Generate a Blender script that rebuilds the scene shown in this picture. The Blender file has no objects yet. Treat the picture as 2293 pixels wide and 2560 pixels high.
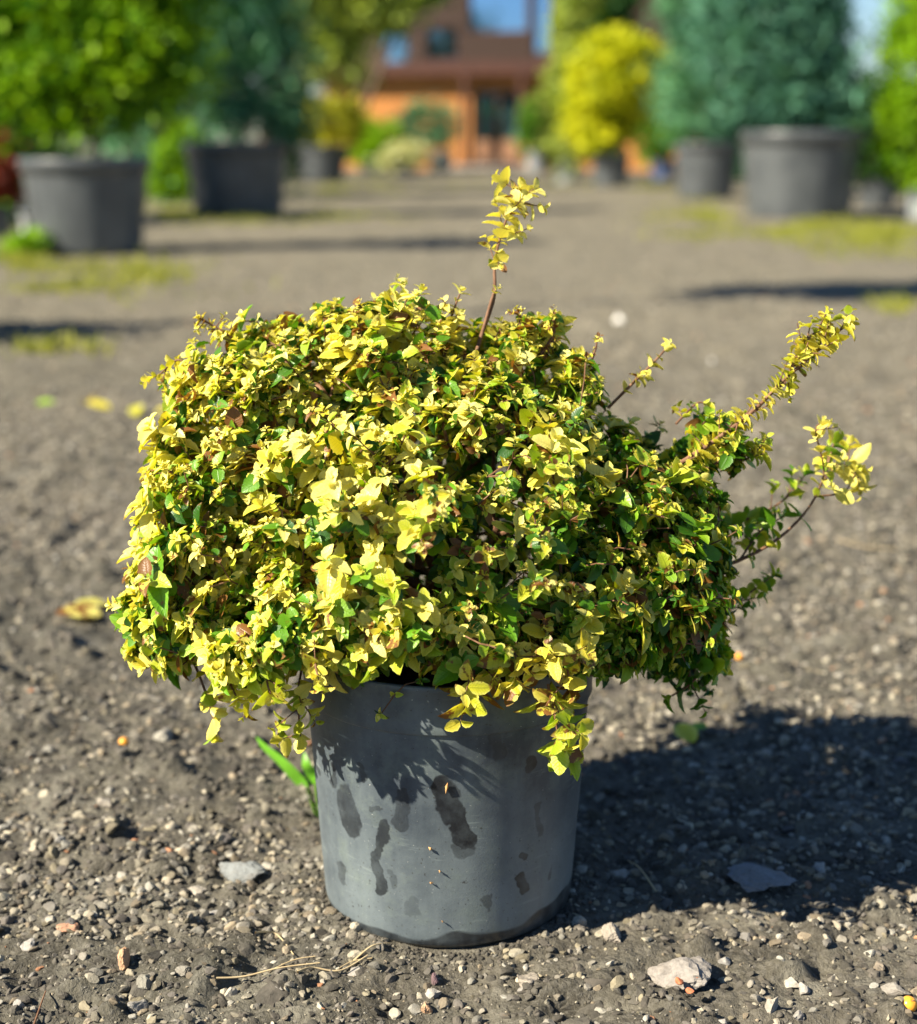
import bpy, math, random
import numpy as np
from mathutils import Vector

random.seed(7)
RNG = np.random.default_rng(11)
R = math.radians
scene = bpy.context.scene
COL = scene.collection

# ------------------------------------------------------------------ camera
CAM_H = 0.72
PITCH = R(13.16)
F_SRC = 4000.0                       # focal length in photograph pixels (2293 wide)
cam_data = bpy.data.cameras.new("camera")
cam = bpy.data.objects.new("camera", cam_data)
COL.objects.link(cam)
cam.location = (0, 0, CAM_H)
cam.rotation_euler = (R(90) - PITCH, 0, 0)
cam_data.sensor_fit = 'HORIZONTAL'
cam_data.sensor_width = 36.0
cam_data.lens = F_SRC / 2293.0 * 36.0
cam_data.clip_start = 0.02
cam_data.clip_end = 2000
cam_data.dof.use_dof = True
cam_data.dof.focus_distance = 1.37
cam_data.dof.aperture_fstop = 3.9
scene.camera = cam

# ------------------------------------------------------------------ light
SUN_EL = R(38)
ALPHA = R(26)
sun_dir = Vector((-math.cos(ALPHA) * math.cos(SUN_EL), -math.sin(ALPHA) * math.cos(SUN_EL), math.sin(SUN_EL)))
world = bpy.data.worlds.new("World")
scene.world = world
world.use_nodes = True
wn = world.node_tree
wn.nodes.clear()
sky = wn.nodes.new('ShaderNodeTexSky')
sky.sky_type = 'NISHITA'
sky.sun_disc = False
sky.sun_elevation = SUN_EL
sky.sun_rotation = math.atan2(sun_dir.x, sun_dir.y)
sky.air_density = 1.0
sky.dust_density = 0.0
sky.ozone_density = 6.0
bg = wn.nodes.new('ShaderNodeBackground')
bg.inputs['Strength'].default_value = 0.05
wo = wn.nodes.new('ShaderNodeOutputWorld')
wn.links.new(sky.outputs[0], bg.inputs[0])
wn.links.new(bg.outputs[0], wo.inputs[0])
sl = bpy.data.lights.new("sun", 'SUN')
sl.energy = 5.0
sl.angle = R(0.5)
sl.color = (1.0, 0.90, 0.72)
sun = bpy.data.objects.new("sun", sl)
COL.objects.link(sun)
sun.rotation_euler = sun_dir.to_track_quat('Z', 'Y').to_euler()
sun.location = (-8, -2, 8)
vs = scene.view_settings
vs.view_transform = 'Standard'
vs.look = 'None'
vs.gamma = 1.0
vs.use_curve_mapping = False
vs.exposure = 1.38
scene.render.film_transparent = False
scene.cycles.diffuse_bounces = 1


# ------------------------------------------------------------------ projection helpers (photo pixel -> place)
def P(x, y, Y):
    a = (x - 1146.5) / F_SRC
    b = (1280 - y) / F_SRC
    d = np.array([a, math.cos(PITCH) + b * math.sin(PITCH), -math.sin(PITCH) + b * math.cos(PITCH)])
    return np.array([0, 0, CAM_H]) + d * (Y / d[1])


def G(x, y):
    a = (x - 1146.5) / F_SRC
    b = (1280 - y) / F_SRC
    d = np.array([a, math.cos(PITCH) + b * math.sin(PITCH), -math.sin(PITCH) + b * math.cos(PITCH)])
    return np.array([0, 0, CAM_H]) + d * (-CAM_H / d[2])


# ------------------------------------------------------------------ numpy mesh builder
class MB:
    def __init__(self):
        self.v = []
        self.q = []
        self.t = []
        self.a = {}
        self.n = 0

    def add(self, v, q=None, t=None, **attr):
        v = np.asarray(v, dtype=np.float32).reshape(-1, 3)
        if q is not None and len(q):
            self.q.append(np.asarray(q, dtype=np.int32).reshape(-1, 4) + self.n)
        if t is not None and len(t):
            self.t.append(np.asarray(t, dtype=np.int32).reshape(-1, 3) + self.n)
        self.v.append(v)
        for k, val in attr.items():
            val = np.asarray(val, dtype=np.float32)
            if val.ndim == 1:
                val = np.tile(val, (len(v), 1))
            self.a.setdefault(k, []).append(val)
        self.n += len(v)
        return self

    def box(self, c, s, rz=0.0):
        c = np.array(c, float)
        s = np.array(s, float) / 2
        p = np.array([[-1, -1, -1], [1, -1, -1], [1, 1, -1], [-1, 1, -1], [-1, -1, 1], [1, -1, 1], [1, 1, 1], [-1, 1, 1]]) * s
        if rz:
            m = np.array([[math.cos(rz), -math.sin(rz), 0], [math.sin(rz), math.cos(rz), 0], [0, 0, 1]])
            p = p @ m.T
        return self.add(p + c, q=[[0, 3, 2, 1], [4, 5, 6, 7], [0, 1, 5, 4], [1, 2, 6, 5], [2, 3, 7, 6], [3, 0, 4, 7]])

    def build(self, name, mat, parent=None, smooth=False):
        me = bpy.data.meshes.new(name)
        V = np.concatenate(self.v)
        Q = np.concatenate(self.q) if self.q else np.zeros((0, 4), np.int32)
        T = np.concatenate(self.t) if self.t else np.zeros((0, 3), np.int32)
        me.vertices.add(len(V))
        me.vertices.foreach_set('co', V.ravel())
        nl = Q.size + T.size
        me.loops.add(nl)
        me.loops.foreach_set('vertex_index', np.concatenate([Q.ravel(), T.ravel()]).astype(np.int32))
        nf = len(Q) + len(T)
        me.polygons.add(nf)
        starts = np.concatenate([np.arange(len(Q)) * 4, Q.size + np.arange(len(T)) * 3]).astype(np.int32)
        me.polygons.foreach_set('loop_start', starts)
        me.update(calc_edges=True)
        me.validate()
        me.polygons.foreach_set('use_smooth', np.full(len(me.polygons), bool(smooth), dtype=bool))
        for k, lst in self.a.items():
            arr = np.concatenate(lst)
            if len(arr) != len(V):
                continue
            at = me.attributes.new(k, 'FLOAT_VECTOR', 'POINT')
            at.data.foreach_set('vector', arr[:, :3].ravel())
        if mat:
            me.materials.append(mat)
        o = bpy.data.objects.new(name, me)
        COL.objects.link(o)
        if parent:
            o.parent = parent
        return o


def local(o, root):
    """mesh written in world coordinates, parented to an Empty standing at root.location"""
    off = np.array(root.location, dtype=np.float32)
    me = o.data
    co = np.empty(len(me.vertices) * 3, dtype=np.float32)
    me.vertices.foreach_get('co', co)
    co = (co.reshape(-1, 3) - off).ravel()
    me.vertices.foreach_set('co', co)
    me.update()
    return o


def tag(o, label=None, cat=None, group=None, kind=None):
    if label: o['label'] = label
    if cat: o['category'] = cat
    if group: o['group'] = group
    if kind: o['kind'] = kind
    return o


def empty(name, loc, label, cat, group=None):
    o = bpy.data.objects.new(name, None)
    o.empty_display_size = 0.1
    o.location = tuple(float(c) for c in loc)
    COL.objects.link(o)
    return tag(o, label, cat, group)


def norm(a):
    return a / (np.linalg.norm(a, axis=-1, keepdims=True) + 1e-9)


# ------------------------------------------------------------------ material helpers
class N:
    def __init__(self, name):
        self.m = bpy.data.materials.new(name)
        self.m.use_nodes = True
        self.t = self.m.node_tree
        self.t.nodes.clear()
        self.out = self.t.nodes.new('ShaderNodeOutputMaterial')

    def n(self, kind, **kw):
        nd = self.t.nodes.new('ShaderNode' + kind)
        for k, v in kw.items():
            if k.startswith('i_'):
                key = k[2:]
                nd.inputs[int(key) if key.isdigit() else key.replace('_', ' ')].default_value = v
            else:
                setattr(nd, k, v)
        return nd

    def l(self, a, b):
        self.t.links.new(a, b)

    def put(self, sock, val):
        if isinstance(val, bpy.types.NodeSocket):
            self.l(val, sock)
        else:
            sock.default_value = val

    def math(self, op, a, b=0.0, c=0.0, clamp=False):
        nd = self.n('Math', operation=op, use_clamp=clamp)
        self.put(nd.inputs[0], a)
        self.put(nd.inputs[1], b)
        self.put(nd.inputs[2], c)
        return nd.outputs[0]

    def mix(self, f, a, b, blend='MIX'):
        nd = self.n('MixRGB', blend_type=blend)
        self.put(nd.inputs[0], f)
        self.put(nd.inputs[1], a if isinstance(a, bpy.types.NodeSocket) else (*a, 1))
        self.put(nd.inputs[2], b if isinstance(b, bpy.types.NodeSocket) else (*b, 1))
        return nd.outputs[0]

    def noise(self, scale, detail=4, rough=0.55, vec=None, dist=0.0):
        nd = self.n('TexNoise')
        nd.inputs['Scale'].default_value = scale
        nd.inputs['Detail'].default_value = detail
        nd.inputs['Roughness'].default_value = rough
        nd.inputs['Distortion'].default_value = dist
        if vec is not None:
            self.l(vec, nd.inputs['Vector'])
        return nd.outputs[0]

    def ramp(self, f, stops):
        nd = self.n('ValToRGB')
        self.l(f, nd.inputs[0])
        e = nd.color_ramp.elements
        while len(e) < len(stops):
            e.new(0.5)
        for k, (p, c) in zip(e, stops):
            k.position = p
            k.color = (*c, 1) if len(c) == 3 else c
        return nd.outputs[0]

    def step(self, f, lo, hi):
        nd = self.n('MapRange', clamp=True)
        nd.inputs[1].default_value = lo
        nd.inputs[2].default_value = hi
        self.l(f, nd.inputs[0])
        return nd.outputs[0]

    def obj(self):
        return self.n('TexCoord').outputs['Object']

    def bsdf(self, base, rough=0.8, spec=0.3, bump=None, bstr=0.3, bdist=0.01, metallic=0.0):
        p = self.n('BsdfPrincipled')
        self.put(p.inputs['Base Color'], base if isinstance(base, bpy.types.NodeSocket) else (*base, 1))
        self.put(p.inputs['Roughness'], rough)
        self.put(p.inputs['Specular IOR Level'], spec)
        p.inputs['Metallic'].default_value = metallic
        if bump is not None:
            b = self.n('Bump')
            b.inputs['Strength'].default_value = bstr
            b.inputs['Distance'].default_value = bdist
            self.l(bump, b.inputs['Height'])
            self.l(b.outputs[0], p.inputs['Normal'])
        return p

    def fin(self, sh):
        self.l(sh.outputs[0] if hasattr(sh, 'outputs') else sh, self.out.inputs[0])
        return self.m


def leaf_material(name, stops, transl=0.35, brown=(0.24, 0.10, 0.025), edge=None, rough=0.42, detail=True, spec=0.35):
    """stops ramp is driven by per-leaf 'tint'.x ; tint.y = brown amount ; tint.z = random"""
    k = N(name)
    at = k.n('Attribute', attribute_name='tint')
    sp = k.n('SeparateXYZ')
    k.l(at.outputs['Vector'], sp.inputs[0])
    col = k.ramp(sp.outputs[0], stops)
    rb = None
    if detail:
        uv = k.n('Attribute', attribute_name='luv')
        su = k.n('SeparateXYZ')
        k.l(uv.outputs['Vector'], su.inputs[0])
        u, v = su.outputs[0], su.outputs[1]
        av = k.math('ABSOLUTE', v)
        co = k.obj()
        # pale margin, darker midrib field
        nz = k.noise(160, 3, 0.6, co)
        m = k.math('ADD', av, k.math('MULTIPLY', k.math('SUBTRACT', nz, 0.5), 0.9))
        marg = k.step(m, 0.50, 1.10)
        if edge:
            col = k.mix(k.math('MULTIPLY', k.math('MULTIPLY', marg, k.step(sp.outputs[0], .25, .6)), 0.5), col, edge)
        # vein lines
        wv = k.math('SINE', k.math('MULTIPLY', k.math('SUBTRACT', u, k.math('MULTIPLY', av, 0.22)), 52.0))
        vein = k.step(wv, 0.75, 1.0)
        mid = k.step(av, 0.10, 0.0)
        ve = k.math('MAXIMUM', vein, mid)
        col = k.mix(k.math('MULTIPLY', ve, 0.35), col, k.mix(1.0, col, (0.62, 0.68, 0.35), 'MULTIPLY'))
        # brown scorched patches
        n2 = k.noise(85, 3, 0.6, co)
        bm = k.math('MULTIPLY', k.step(k.math('ADD', n2, k.math('MULTIPLY', sp.outputs[1], 0.26)), 0.69, 0.76), k.step(sp.outputs[1], 0.02, 0.15))
        tipm = k.step(k.math('ADD', k.math('ADD', u, k.math('MULTIPLY', n2, .25)), k.math('MULTIPLY', sp.outputs[1], .25)), 1.10, 1.16)
        bm = k.math('MAXIMUM', bm, k.math('MULTIPLY', tipm, .8))
        col = k.mix(bm, col, brown)
        col = k.mix(k.math('MULTIPLY', k.noise(60, 2, 0.5, co), 0.45), col, k.mix(1.0, col, (0.72, 0.86, 0.5), 'MULTIPLY'))
        h = k.math('SUBTRACT', k.math('MULTIPLY', k.noise(420, 2, 0.5, co), 0.5), k.math('MULTIPLY', ve, 0.6))
        p = k.bsdf(col, rough, spec, bump=h, bstr=0.45, bdist=0.0012)
    else:
        p = k.bsdf(col, rough, spec)
    tr = k.n('BsdfTranslucent')
    tc = k.mix(1.0, col, (1.15, 1.1, 0.35), 'MULTIPLY')
    k.l(tc, tr.inputs[0])
    mx = k.n('MixShader')
    mx.inputs[0].default_value = transl
    k.l(p.outputs[0], mx.inputs[1])
    k.l(tr.outputs[0], mx.inputs[2])
    return k.fin(mx)


def simple_mat(name, c1, c2, scale=8, rough=0.8, bstr=0.3, bdist=0.01, spec=0.3, bscale=None):
    k = N(name)
    co = k.obj()
    nz = k.noise(scale, 5, 0.6, co)
    col = k.mix(k.step(nz, 0.3, 0.7), c1, c2)
    return k.fin(k.bsdf(col, rough, spec, bump=k.noise(bscale or scale * 5, 4, 0.6, co), bstr=bstr, bdist=bdist))


# ------------------------------------------------------------------ value noise
def vnoise(x, y, seed=0):
    xi = np.floor(x).astype(np.int64)
    yi = np.floor(y).astype(np.int64)
    xf = x - xi
    yf = y - yi

    def h(a, b):
        n = (a * 374761393 + b * 668265263 + seed * 974634777) & 0xFFFFFFFF
        n = ((n ^ (n >> 13)) * 1274126177) & 0xFFFFFFFF
        n = n ^ (n >> 16)
        return (n & 0xFFFF) / 65535.0
    sx = xf * xf * (3 - 2 * xf)
    sy = yf * yf * (3 - 2 * yf)
    return (h(xi, yi) * (1 - sx) + h(xi + 1, yi) * sx) * (1 - sy) + (h(xi, yi + 1) * (1 - sx) + h(xi + 1, yi + 1) * sx) * sy


POT = np.array([-0.010, 1.447, 0.0])


def ground_h(x, y):
    x = np.asarray(x, float)
    y = np.asarray(y, float)
    r = np.hypot(x, y - 1.4)
    near = np.clip(1.6 - r / 6.0, 0.0, 1.0)
    h = (vnoise(x * 1.3, y * 1.3, 1) - .5) * 0.03
    h += (vnoise(x * 6, y * 6, 2) - .5) * 0.016
    h += (vnoise(x * 17, y * 17, 3) - .5) * 0.011
    ridg = np.abs(vnoise(x * 34, y * 34, 4) - .5) * 2
    h += (0.5 - ridg) * 0.009 * near
    b1 = np.clip(vnoise(x * 27 + 5, y * 27 + 3, 7) - .62, 0, 1)
    h += b1 * 0.045 * near
    h += (vnoise(x * 80, y * 80, 5) - .5) * 0.0045 * near
    h += (vnoise(x * 160, y * 160, 6) - .5) * 0.0022 * near
    rp = np.hypot(x - POT[0], y - POT[1])
    f = np.clip((rp - 0.10) / 0.12, 0, 1)
    return h * (0.25 + 0.75 * f) + 0.002 * (1 - f)


# ------------------------------------------------------------------ ground sheet
def axis(segs):
    out = []
    for a, b, s in segs:
        n = max(1, int(round((b - a) / s)))
        out.append(np.linspace(a, b, n, endpoint=False))
    out.append(np.array([segs[-1][1]]))
    return np.concatenate(out)


gx = axis([(-400, -100, 60), (-100, -20, 10), (-20, -6, .8), (-6, -2.2, .12), (-2.2, -.9, .025), (-.9, .9, .0065), (.9, 2.2, .025), (2.2, 6, .12), (6, 20, .8), (20, 100, 10), (100, 400, 60)])
gy = axis([(-60, -10, 10), (-10, -1, .6), (-1, .7, .06), (.7, 1.05, .015), (1.05, 2.9, .0065), (2.9, 4.5, .018), (4.5, 8, .05), (8, 20, .16), (20, 60, 1.2), (60, 500, 30)])
X, Y = np.meshgrid(gx, gy)
Z = ground_h(X, Y)
gm = MB()
nx = len(gx)
idx = np.arange(len(gx) * len(gy)).reshape(len(gy), nx)
gm.add(np.stack([X.ravel(), Y.ravel(), Z.ravel()], 1),
       q=np.stack([idx[:-1, :-1].ravel(), idx[:-1, 1:].ravel(), idx[1:, 1:].ravel(), idx[1:, :-1].ravel()], 1))
k = N('gravelly soil')
co = k.obj()
big = k.noise(0.9, 4, 0.6, co)
mid = k.noise(14, 6, 0.7, co)
fine = k.noise(190, 4, 0.7, co)
col = k.mix(k.step(mid, 0.35, 0.68), (0.032, 0.030, 0.023), (0.130, 0.121, 0.093))
col = k.mix(k.math('MULTIPLY', k.step(fine, 0.45, 0.7), 0.55), col, (0.21, 0.198, 0.170))
col = k.mix(k.math('MULTIPLY', k.step(big, 0.4, 0.65), 0.35), col, (0.20, 0.172, 0.138))
patch = k.math('MULTIPLY', k.step(k.noise(8, 5, .65, co), .53, .62), .5)
col = k.mix(patch, col, (0.225, 0.212, 0.172))
# far away the pale grit dominates
pos = k.n('SeparateXYZ')
k.l(co, pos.inputs[0])
far = k.step(pos.outputs[1], 2.6, 6.5)
grit = k.mix(k.math('ADD', k.math('MULTIPLY', k.step(k.noise(38, 5, 0.75, co), 0.35, 0.65), .6), k.math('MULTIPLY', k.step(k.noise(5, 5, 0.7, co), 0.35, 0.65), .4)), (0.085, 0.075, 0.053), (0.285, 0.257, 0.188))
col = k.mix(k.math('MULTIPLY', far, 0.75), col, grit)
vor = k.n('TexVoronoi')
vor.inputs['Scale'].default_value = 95
k.l(co, vor.inputs['Vector'])
vd = vor.outputs['Distance']
hh = k.math('ADD', k.math('MULTIPLY', fine, 0.7), k.math('MULTIPLY', k.math('SUBTRACT', 1.0, vd), 0.6))
hh = k.math('ADD', hh, k.math('MULTIPLY', k.noise(520, 3, 0.7, co), 0.35))
M_ground = k.fin(k.bsdf(col, 0.92, 0.2, bump=hh, bstr=0.9, bdist=0.006))
g = gm.build('ground', M_ground, smooth=True)
tag(g, 'grey brown gravelly soil yard running back to the brick building', None, kind='structure')
if 'category' in g: del g['category']

# ------------------------------------------------------------------ stones
def ico(sub):
    t = (1 + 5 ** .5) / 2
    v = [(-1, t, 0), (1, t, 0), (-1, -t, 0), (1, -t, 0), (0, -1, t), (0, 1, t), (0, -1, -t), (0, 1, -t), (t, 0, -1), (t, 0, 1), (-t, 0, -1), (-t, 0, 1)]
    f = [(0, 11, 5), (0, 5, 1), (0, 1, 7), (0, 7, 10), (0, 10, 11), (1, 5, 9), (5, 11, 4), (11, 10, 2), (10, 7, 6), (7, 1, 8), (3, 9, 4), (3, 4, 2), (3, 2, 6), (3, 6, 8), (3, 8, 9), (4, 9, 5), (2, 4, 11), (6, 2, 10), (8, 6, 7), (9, 8, 1)]
    v = [np.array(p, float) / math.sqrt(1 + t * t) for p in v]
    for _ in range(sub):
        cache = {}
        nf = []

        def midp(a, b):
            key = (min(a, b), max(a, b))
            if key not in cache:
                m = v[a] + v[b]
                v.append(m / np.linalg.norm(m))
                cache[key] = len(v) - 1
            return cache[key]
        for a, b, c in f:
            ab, bc, ca = midp(a, b), midp(b, c), midp(c, a)
            nf += [(a, ab, ca), (b, bc, ab), (c, ca, bc), (ab, bc, ca)]
        f = nf
    return np.array(v), np.array(f)


def stone_shape(sub, rng, cuts=7):
    v, f = ico(sub)
    v = v.copy()
    for _ in range(cuts):                        # planar fractures make it angular
        n = norm(rng.normal(size=3))
        d = rng.uniform(0.38, 0.82)
        s = v @ n
        v = v - np.outer(np.clip(s - d, 0, None), n) * 0.92
    v = v * (1 + rng.normal(size=(len(v), 1)) * 0.03)
    return v * np.array([1.0, rng.uniform(.6, .95), rng.uniform(.45, .75)]), f


def rotmats(n, rng, tilt=0.5):
    a = rng.uniform(0, 2 * np.pi, n)
    b = rng.normal(0, tilt, n)
    c = rng.normal(0, tilt, n)
    ca, sa, cb, sb, cc, sc = np.cos(a), np.sin(a), np.cos(b), np.sin(b), np.cos(c), np.sin(c)
    z = np.zeros(n)
    o = np.ones(n)
    Rz = np.stack([ca, -sa, z, sa, ca, z, z, z, o], 1).reshape(-1, 3, 3)
    Rx = np.stack([o, z, z, z, cb, -sb, z, sb, cb], 1).reshape(-1, 3, 3)
    Ry = np.stack([cc, z, sc, z, o, z, -sc, z, cc], 1).reshape(-1, 3, 3)
    return Rz @ Rx @ Ry


STONE_COLS = np.array([[.24, .225, .205], [.33, .31, .28], [.18, .17, .16], [.40, .36, .30], [.27, .24, .18], [.40, .37, .31], [.13, .12, .115], [.30, .25, .19], [.27, .25, .21], [.34, .33, .31]])


def stones(mb, xy, size, sub, rng, sink=0.08, variants=14, soil=False):
    n = len(xy)
    which = rng.integers(0, variants, n)
    cols = STONE_COLS[rng.integers(0, len(STONE_COLS), n)] * rng.uniform(.45, 1.25, (n, 1))
    cols = cols * np.array([1.0, .985, .90])
    rare = rng.random(n) < 0.009
    cols[rare] = np.array([.48, .24, .13]) * rng.uniform(.7, 1.1, (rare.sum(), 1))
    if soil:
        cols = np.array([.085, .078, .064]) * rng.uniform(.6, 1.3, (n, 1))
    for w in range(variants):
        v, f = stone_shape(sub, rng)
        s = np.where(which == w)[0]
        if not len(s):
            continue
        M = rotmats(len(s), rng, 0.35)
        vv = np.einsum('nij,vj->nvi', M, v) * size[s][:, None, None]
        zz = ground_h(xy[s, 0], xy[s, 1]) + size[s] * sink
        vv += np.stack([xy[s, 0], xy[s, 1], zz], 1)[:, None, :]
        ff = f[None] + (np.arange(len(s)) * len(v))[:, None, None]
        mb.add(vv.reshape(-1, 3), t=ff.reshape(-1, 3), scol=np.repeat(cols[s], len(v), 0))


k = N('crushed stone')
co = k.obj()
at = k.n('Attribute', attribute_name='scol')
c = k.mix(k.math('MULTIPLY', k.step(k.noise(260, 4, 0.7, co), 0.4, 0.7), 0.5), at.outputs['Vector'], k.mix(1.0, at.outputs['Vector'], (0.45, 0.42, 0.38), 'MULTIPLY'))
c = k.mix(k.math('MULTIPLY', k.step(k.noise(45, 3, 0.6, co), 0.45, 0.7), 0.45), c, (0.17, 0.145, 0.12))
M_stone = k.fin(k.bsdf(c, 0.85, 0.3, bump=k.noise(700, 3, 0.7, co), bstr=0.5, bdist=0.002))


def scatter(n, y0, y1, spread, rng, power=1.0):
    y = y0 + (y1 - y0) * rng.random(n) ** power
    x = (rng.random(n) * 2 - 1) * (spread + y * 0.42)
    xy = np.stack([x, y], 1)
    rp = np.hypot(x - POT[0], y - POT[1])
    return xy[rp > 0.121]


grav = MB()
rs = np.random.default_rng(5)
for n, y0, y1, spread, s0, s1, sub, pw in [
        (30000, .95, 3.2, .25, .0010, .0028, 0, 1.2),
        (17000, .95, 3.4, .3, .0025, .0060, 1, 1.0),
        (30000, 1.35, 4.6, .35, .0034, .0095, 1, 1.2),
        (1500, .95, 1.6, .3, .0045, .0095, 1, 1.0),
        (26000, 2.6, 8.0, .5, .0045, .0110, 0, 1.15),
        (4000, 3.6, 10.0, .6, .009, .017, 0, 1.0),
        (7000, 8.0, 22.0, 1.0, .008, .018, 0, 1.0)]:
    xy = scatter(n, y0, y1, spread, rs, pw)
    sz = s0 * (s1 / s0) ** (rs.random(len(xy)) ** 1.6)
    # leave patches of finer soil between pebbly areas
    dens = vnoise(xy[:, 0] * 7, xy[:, 1] * 7, 31) * 0.6 + vnoise(xy[:, 0] * 2.1, xy[:, 1] * 2.1, 32) * 0.4
    keep = rs.random(len(xy)) < np.clip(dens * 1.9 - .15, 0.25, 1)
    stones(grav, xy[keep], sz[keep], sub, rs)
for n, y0, y1, s0, s1 in [(9000, .95, 2.2, .003, .0085), (5000, 1.8, 4.0, .005, .012)]:
    xy = scatter(n, y0, y1, .3, rs)
    stones(grav, xy, s0 * (s1 / s0) ** rs.random(len(xy)), 1, rs, sink=-.1, soil=True)
xy = scatter(420, .95, 3.6, .35, rs)
xy = xy[np.hypot(xy[:, 0] - POT[0], xy[:, 1] - POT[1]) > .16]
stones(grav, xy, .010 * (2.6 ** rs.random(len(xy))), 2, rs, sink=-.28, soil=True)
ang = rs.uniform(0, 2 * np.pi, 900)
rad0 = .1205 + np.abs(rs.normal(size=900)) * .012
stones(grav, np.stack([POT[0] + np.cos(ang) * rad0, POT[1] + np.sin(ang) * rad0], 1), rs.uniform(.0010, .0042, 900), 1, rs, soil=True)
o = grav.build('gravel', M_stone)
tag(o, 'loose crushed stone and grit scattered over the yard soil', 'gravel', kind='stuff')

# single stones one can pick out
def big_stone(x, y, w, colour, label, seed, sub=3, flat=.6, name='stone', cat='stone', group=None, bits=None, dark=None):
    rng = np.random.default_rng(seed)
    p = G(x, y)
    v, f = stone_shape(sub, rng, 9)
    d = np.hypot(p[1], CAM_H)
    r = w / F_SRC * d / 2
    v = v * r
    v[:, 2] *= flat / .6
    v *= 1 + (vnoise(v[:, 0] / r * 2.2 + 9, v[:, 1] / r * 2.2 + v[:, 2] / r * 2 + 9, seed)[:, None] - .5) * .35
    v *= 1 + (vnoise(v[:, 0] / r * 7 + 9, v[:, 1] / r * 7 + v[:, 2] / r * 6 + 9, seed + 1)[:, None] - .5) * .12
    z = float(ground_h(p[0], p[1]))
    mb = MB()
    mb.add(v, t=f, scol=np.tile(colour, (len(v), 1)))
    o = mb.build(name, M_stone)
    o.location = (p[0], p[1], z + r * .18)
    o.rotation_euler = (0, 0, rng.uniform(0, 6))
    tag(o, label, cat, group)
    return o


big_stone(165, 2335, 62, (.50, .28, .18), 'pinkish orange stone on the soil at the lower left', 3)
big_stone(313, 2412, 48, (.56, .34, .20), 'upright peach coloured stone below and right of the pinkish one', 8, flat=1.1)
big_stone(598, 2185, 140, (.22, .235, .235), 'wide flat blue grey stone half sunk left of the black pot', 12, flat=.28)
big_stone(1705, 2440, 175, (.30, .275, .25), 'broad crumbling lump of old mortar with brick chips at the shadow edge', 17, flat=.4, name='mortar_lump', cat='rubble')
big_stone(1905, 2205, 190, (.26, .26, .27), 'large flat pale slab stone lying in the shadow of the shrub', 21, flat=.22)
big_stone(1535, 2345, 85, (.34, .30, .25), 'pale buff stone half in shadow right of the pot base', 25, flat=.7)
big_stone(365, 2465, 55, (.25, .24, .20), 'small grey green oval stone beside the peach coloured stone', 31)
big_stone(455, 2440, 52, (.24, .225, .19), 'flat tilted grey brown stone right of the oval grey green one', 36)
big_stone(350, 2510, 90, (.29, .275, .25), 'rough pale grey lump near the bottom left edge', 39, flat=.6)
big_stone(1320, 2455, 85, (.33, .29, .24), 'pale angular stone in front of the pot', 41, flat=.6)
big_stone(1065, 2505, 55, (.52, .33, .20), 'sandy orange stone at the bottom centre', 44, flat=.8)
big_stone(1085, 2445, 40, (.16, .10, .11), 'dark purple stone just in front of the pot', 46, flat=.8)
big_stone(410, 1850, 70, (.34, .32, .27), 'tilted pale stone left of the pot casting a dark shadow', 49, flat=.9)
big_stone(1930, 2515, 70, (.36, .33, .28), 'chunky cream grey stone right of the mortar lump', 52, flat=.7)
big_stone(2240, 2480, 80, (.27, .25, .22), 'grey stone beside the orange berry at the lower right corner', 55, flat=.6)
big_stone(1545, 808, 32, (.95, .93, .88), 'nearer the building of two small white stones on the open gravel', 61, name='white_stone', flat=1.1)
big_stone(1775, 893, 24, (.95, .93, .88), 'smaller white stone on the gravel left of the arching shoot', 62, name='white_stone', flat=1.1)
xs_ = np.random.default_rng(77)
cnt = 0
while cnt < 46:
    x, y = xs_.uniform(0, 2293), xs_.uniform(1900, 2550)
    if 640 < x < 1480 and y < 2420:
        continue
    big_stone(x, y, xs_.uniform(26, 52), STONE_COLS[xs_.integers(0, 10)] * xs_.uniform(.85, 1.15), 'grey or buff pebble bedded in the soil around the pot', 100 + cnt, sub=2, name='pebble', cat='pebble', group='pebbles around the pot')
    cnt += 1

# brick chips set in the mortar lump
k = N('brick chip')
M_chip = k.fin(k.bsdf(k.mix(k.step(k.noise(90, 4, .6, k.obj()), .4, .6), (.42, .13, .06), (.50, .22, .12)), .9, .2))
lump = [o for o in bpy.data.objects if o.name.startswith('mortar_lump')][0]
for i, (x, y, w) in enumerate([(1695, 2470, 26), (1740, 2458, 24), (1722, 2495, 22), (1700, 2432, 14)]):
    p = G(x, y)
    rng = np.random.default_rng(200 + i)
    v, f = stone_shape(1, rng, 5)
    d = np.hypot(p[1], CAM_H)
    mb = MB().add(v * w / F_SRC * d * .55, t=f)
    o = mb.build('brick_chip', M_chip, lump)
    inv = -lump.rotation_euler.z
    dx, dy = p[0] - lump.location.x, p[1] - .006 - lump.location.y
    o.location = (dx * math.cos(inv) - dy * math.sin(inv), dx * math.sin(inv) + dy * math.cos(inv), .009)

# ------------------------------------------------------------------ tubes and lathes
def tube(mb, pts, rad, sides=6, **attr):
    pts = np.asarray(pts, float)
    rad = np.broadcast_to(np.asarray(rad, float), (len(pts),))
    t = norm(np.gradient(pts, axis=0))
    ref = np.array([0.31, 0.21, 0.93])
    a = norm(np.cross(t, ref))
    b = np.cross(t, a)
    an = np.linspace(0, 2 * np.pi, sides, endpoint=False)
    ring = pts[:, None] + rad[:, None, None] * (np.cos(an)[None, :, None] * a[:, None] + np.sin(an)[None, :, None] * b[:, None])
    n = len(pts)
    i = np.arange(n - 1)[:, None] * sides + np.arange(sides)[None]
    j = np.arange(n - 1)[:, None] * sides + (np.arange(sides)[None] + 1) % sides
    q = np.stack([i, j, j + sides, i + sides], -1).reshape(-1, 4)
    mb.add(ring.reshape(-1, 3), q=q, **attr)


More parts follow.
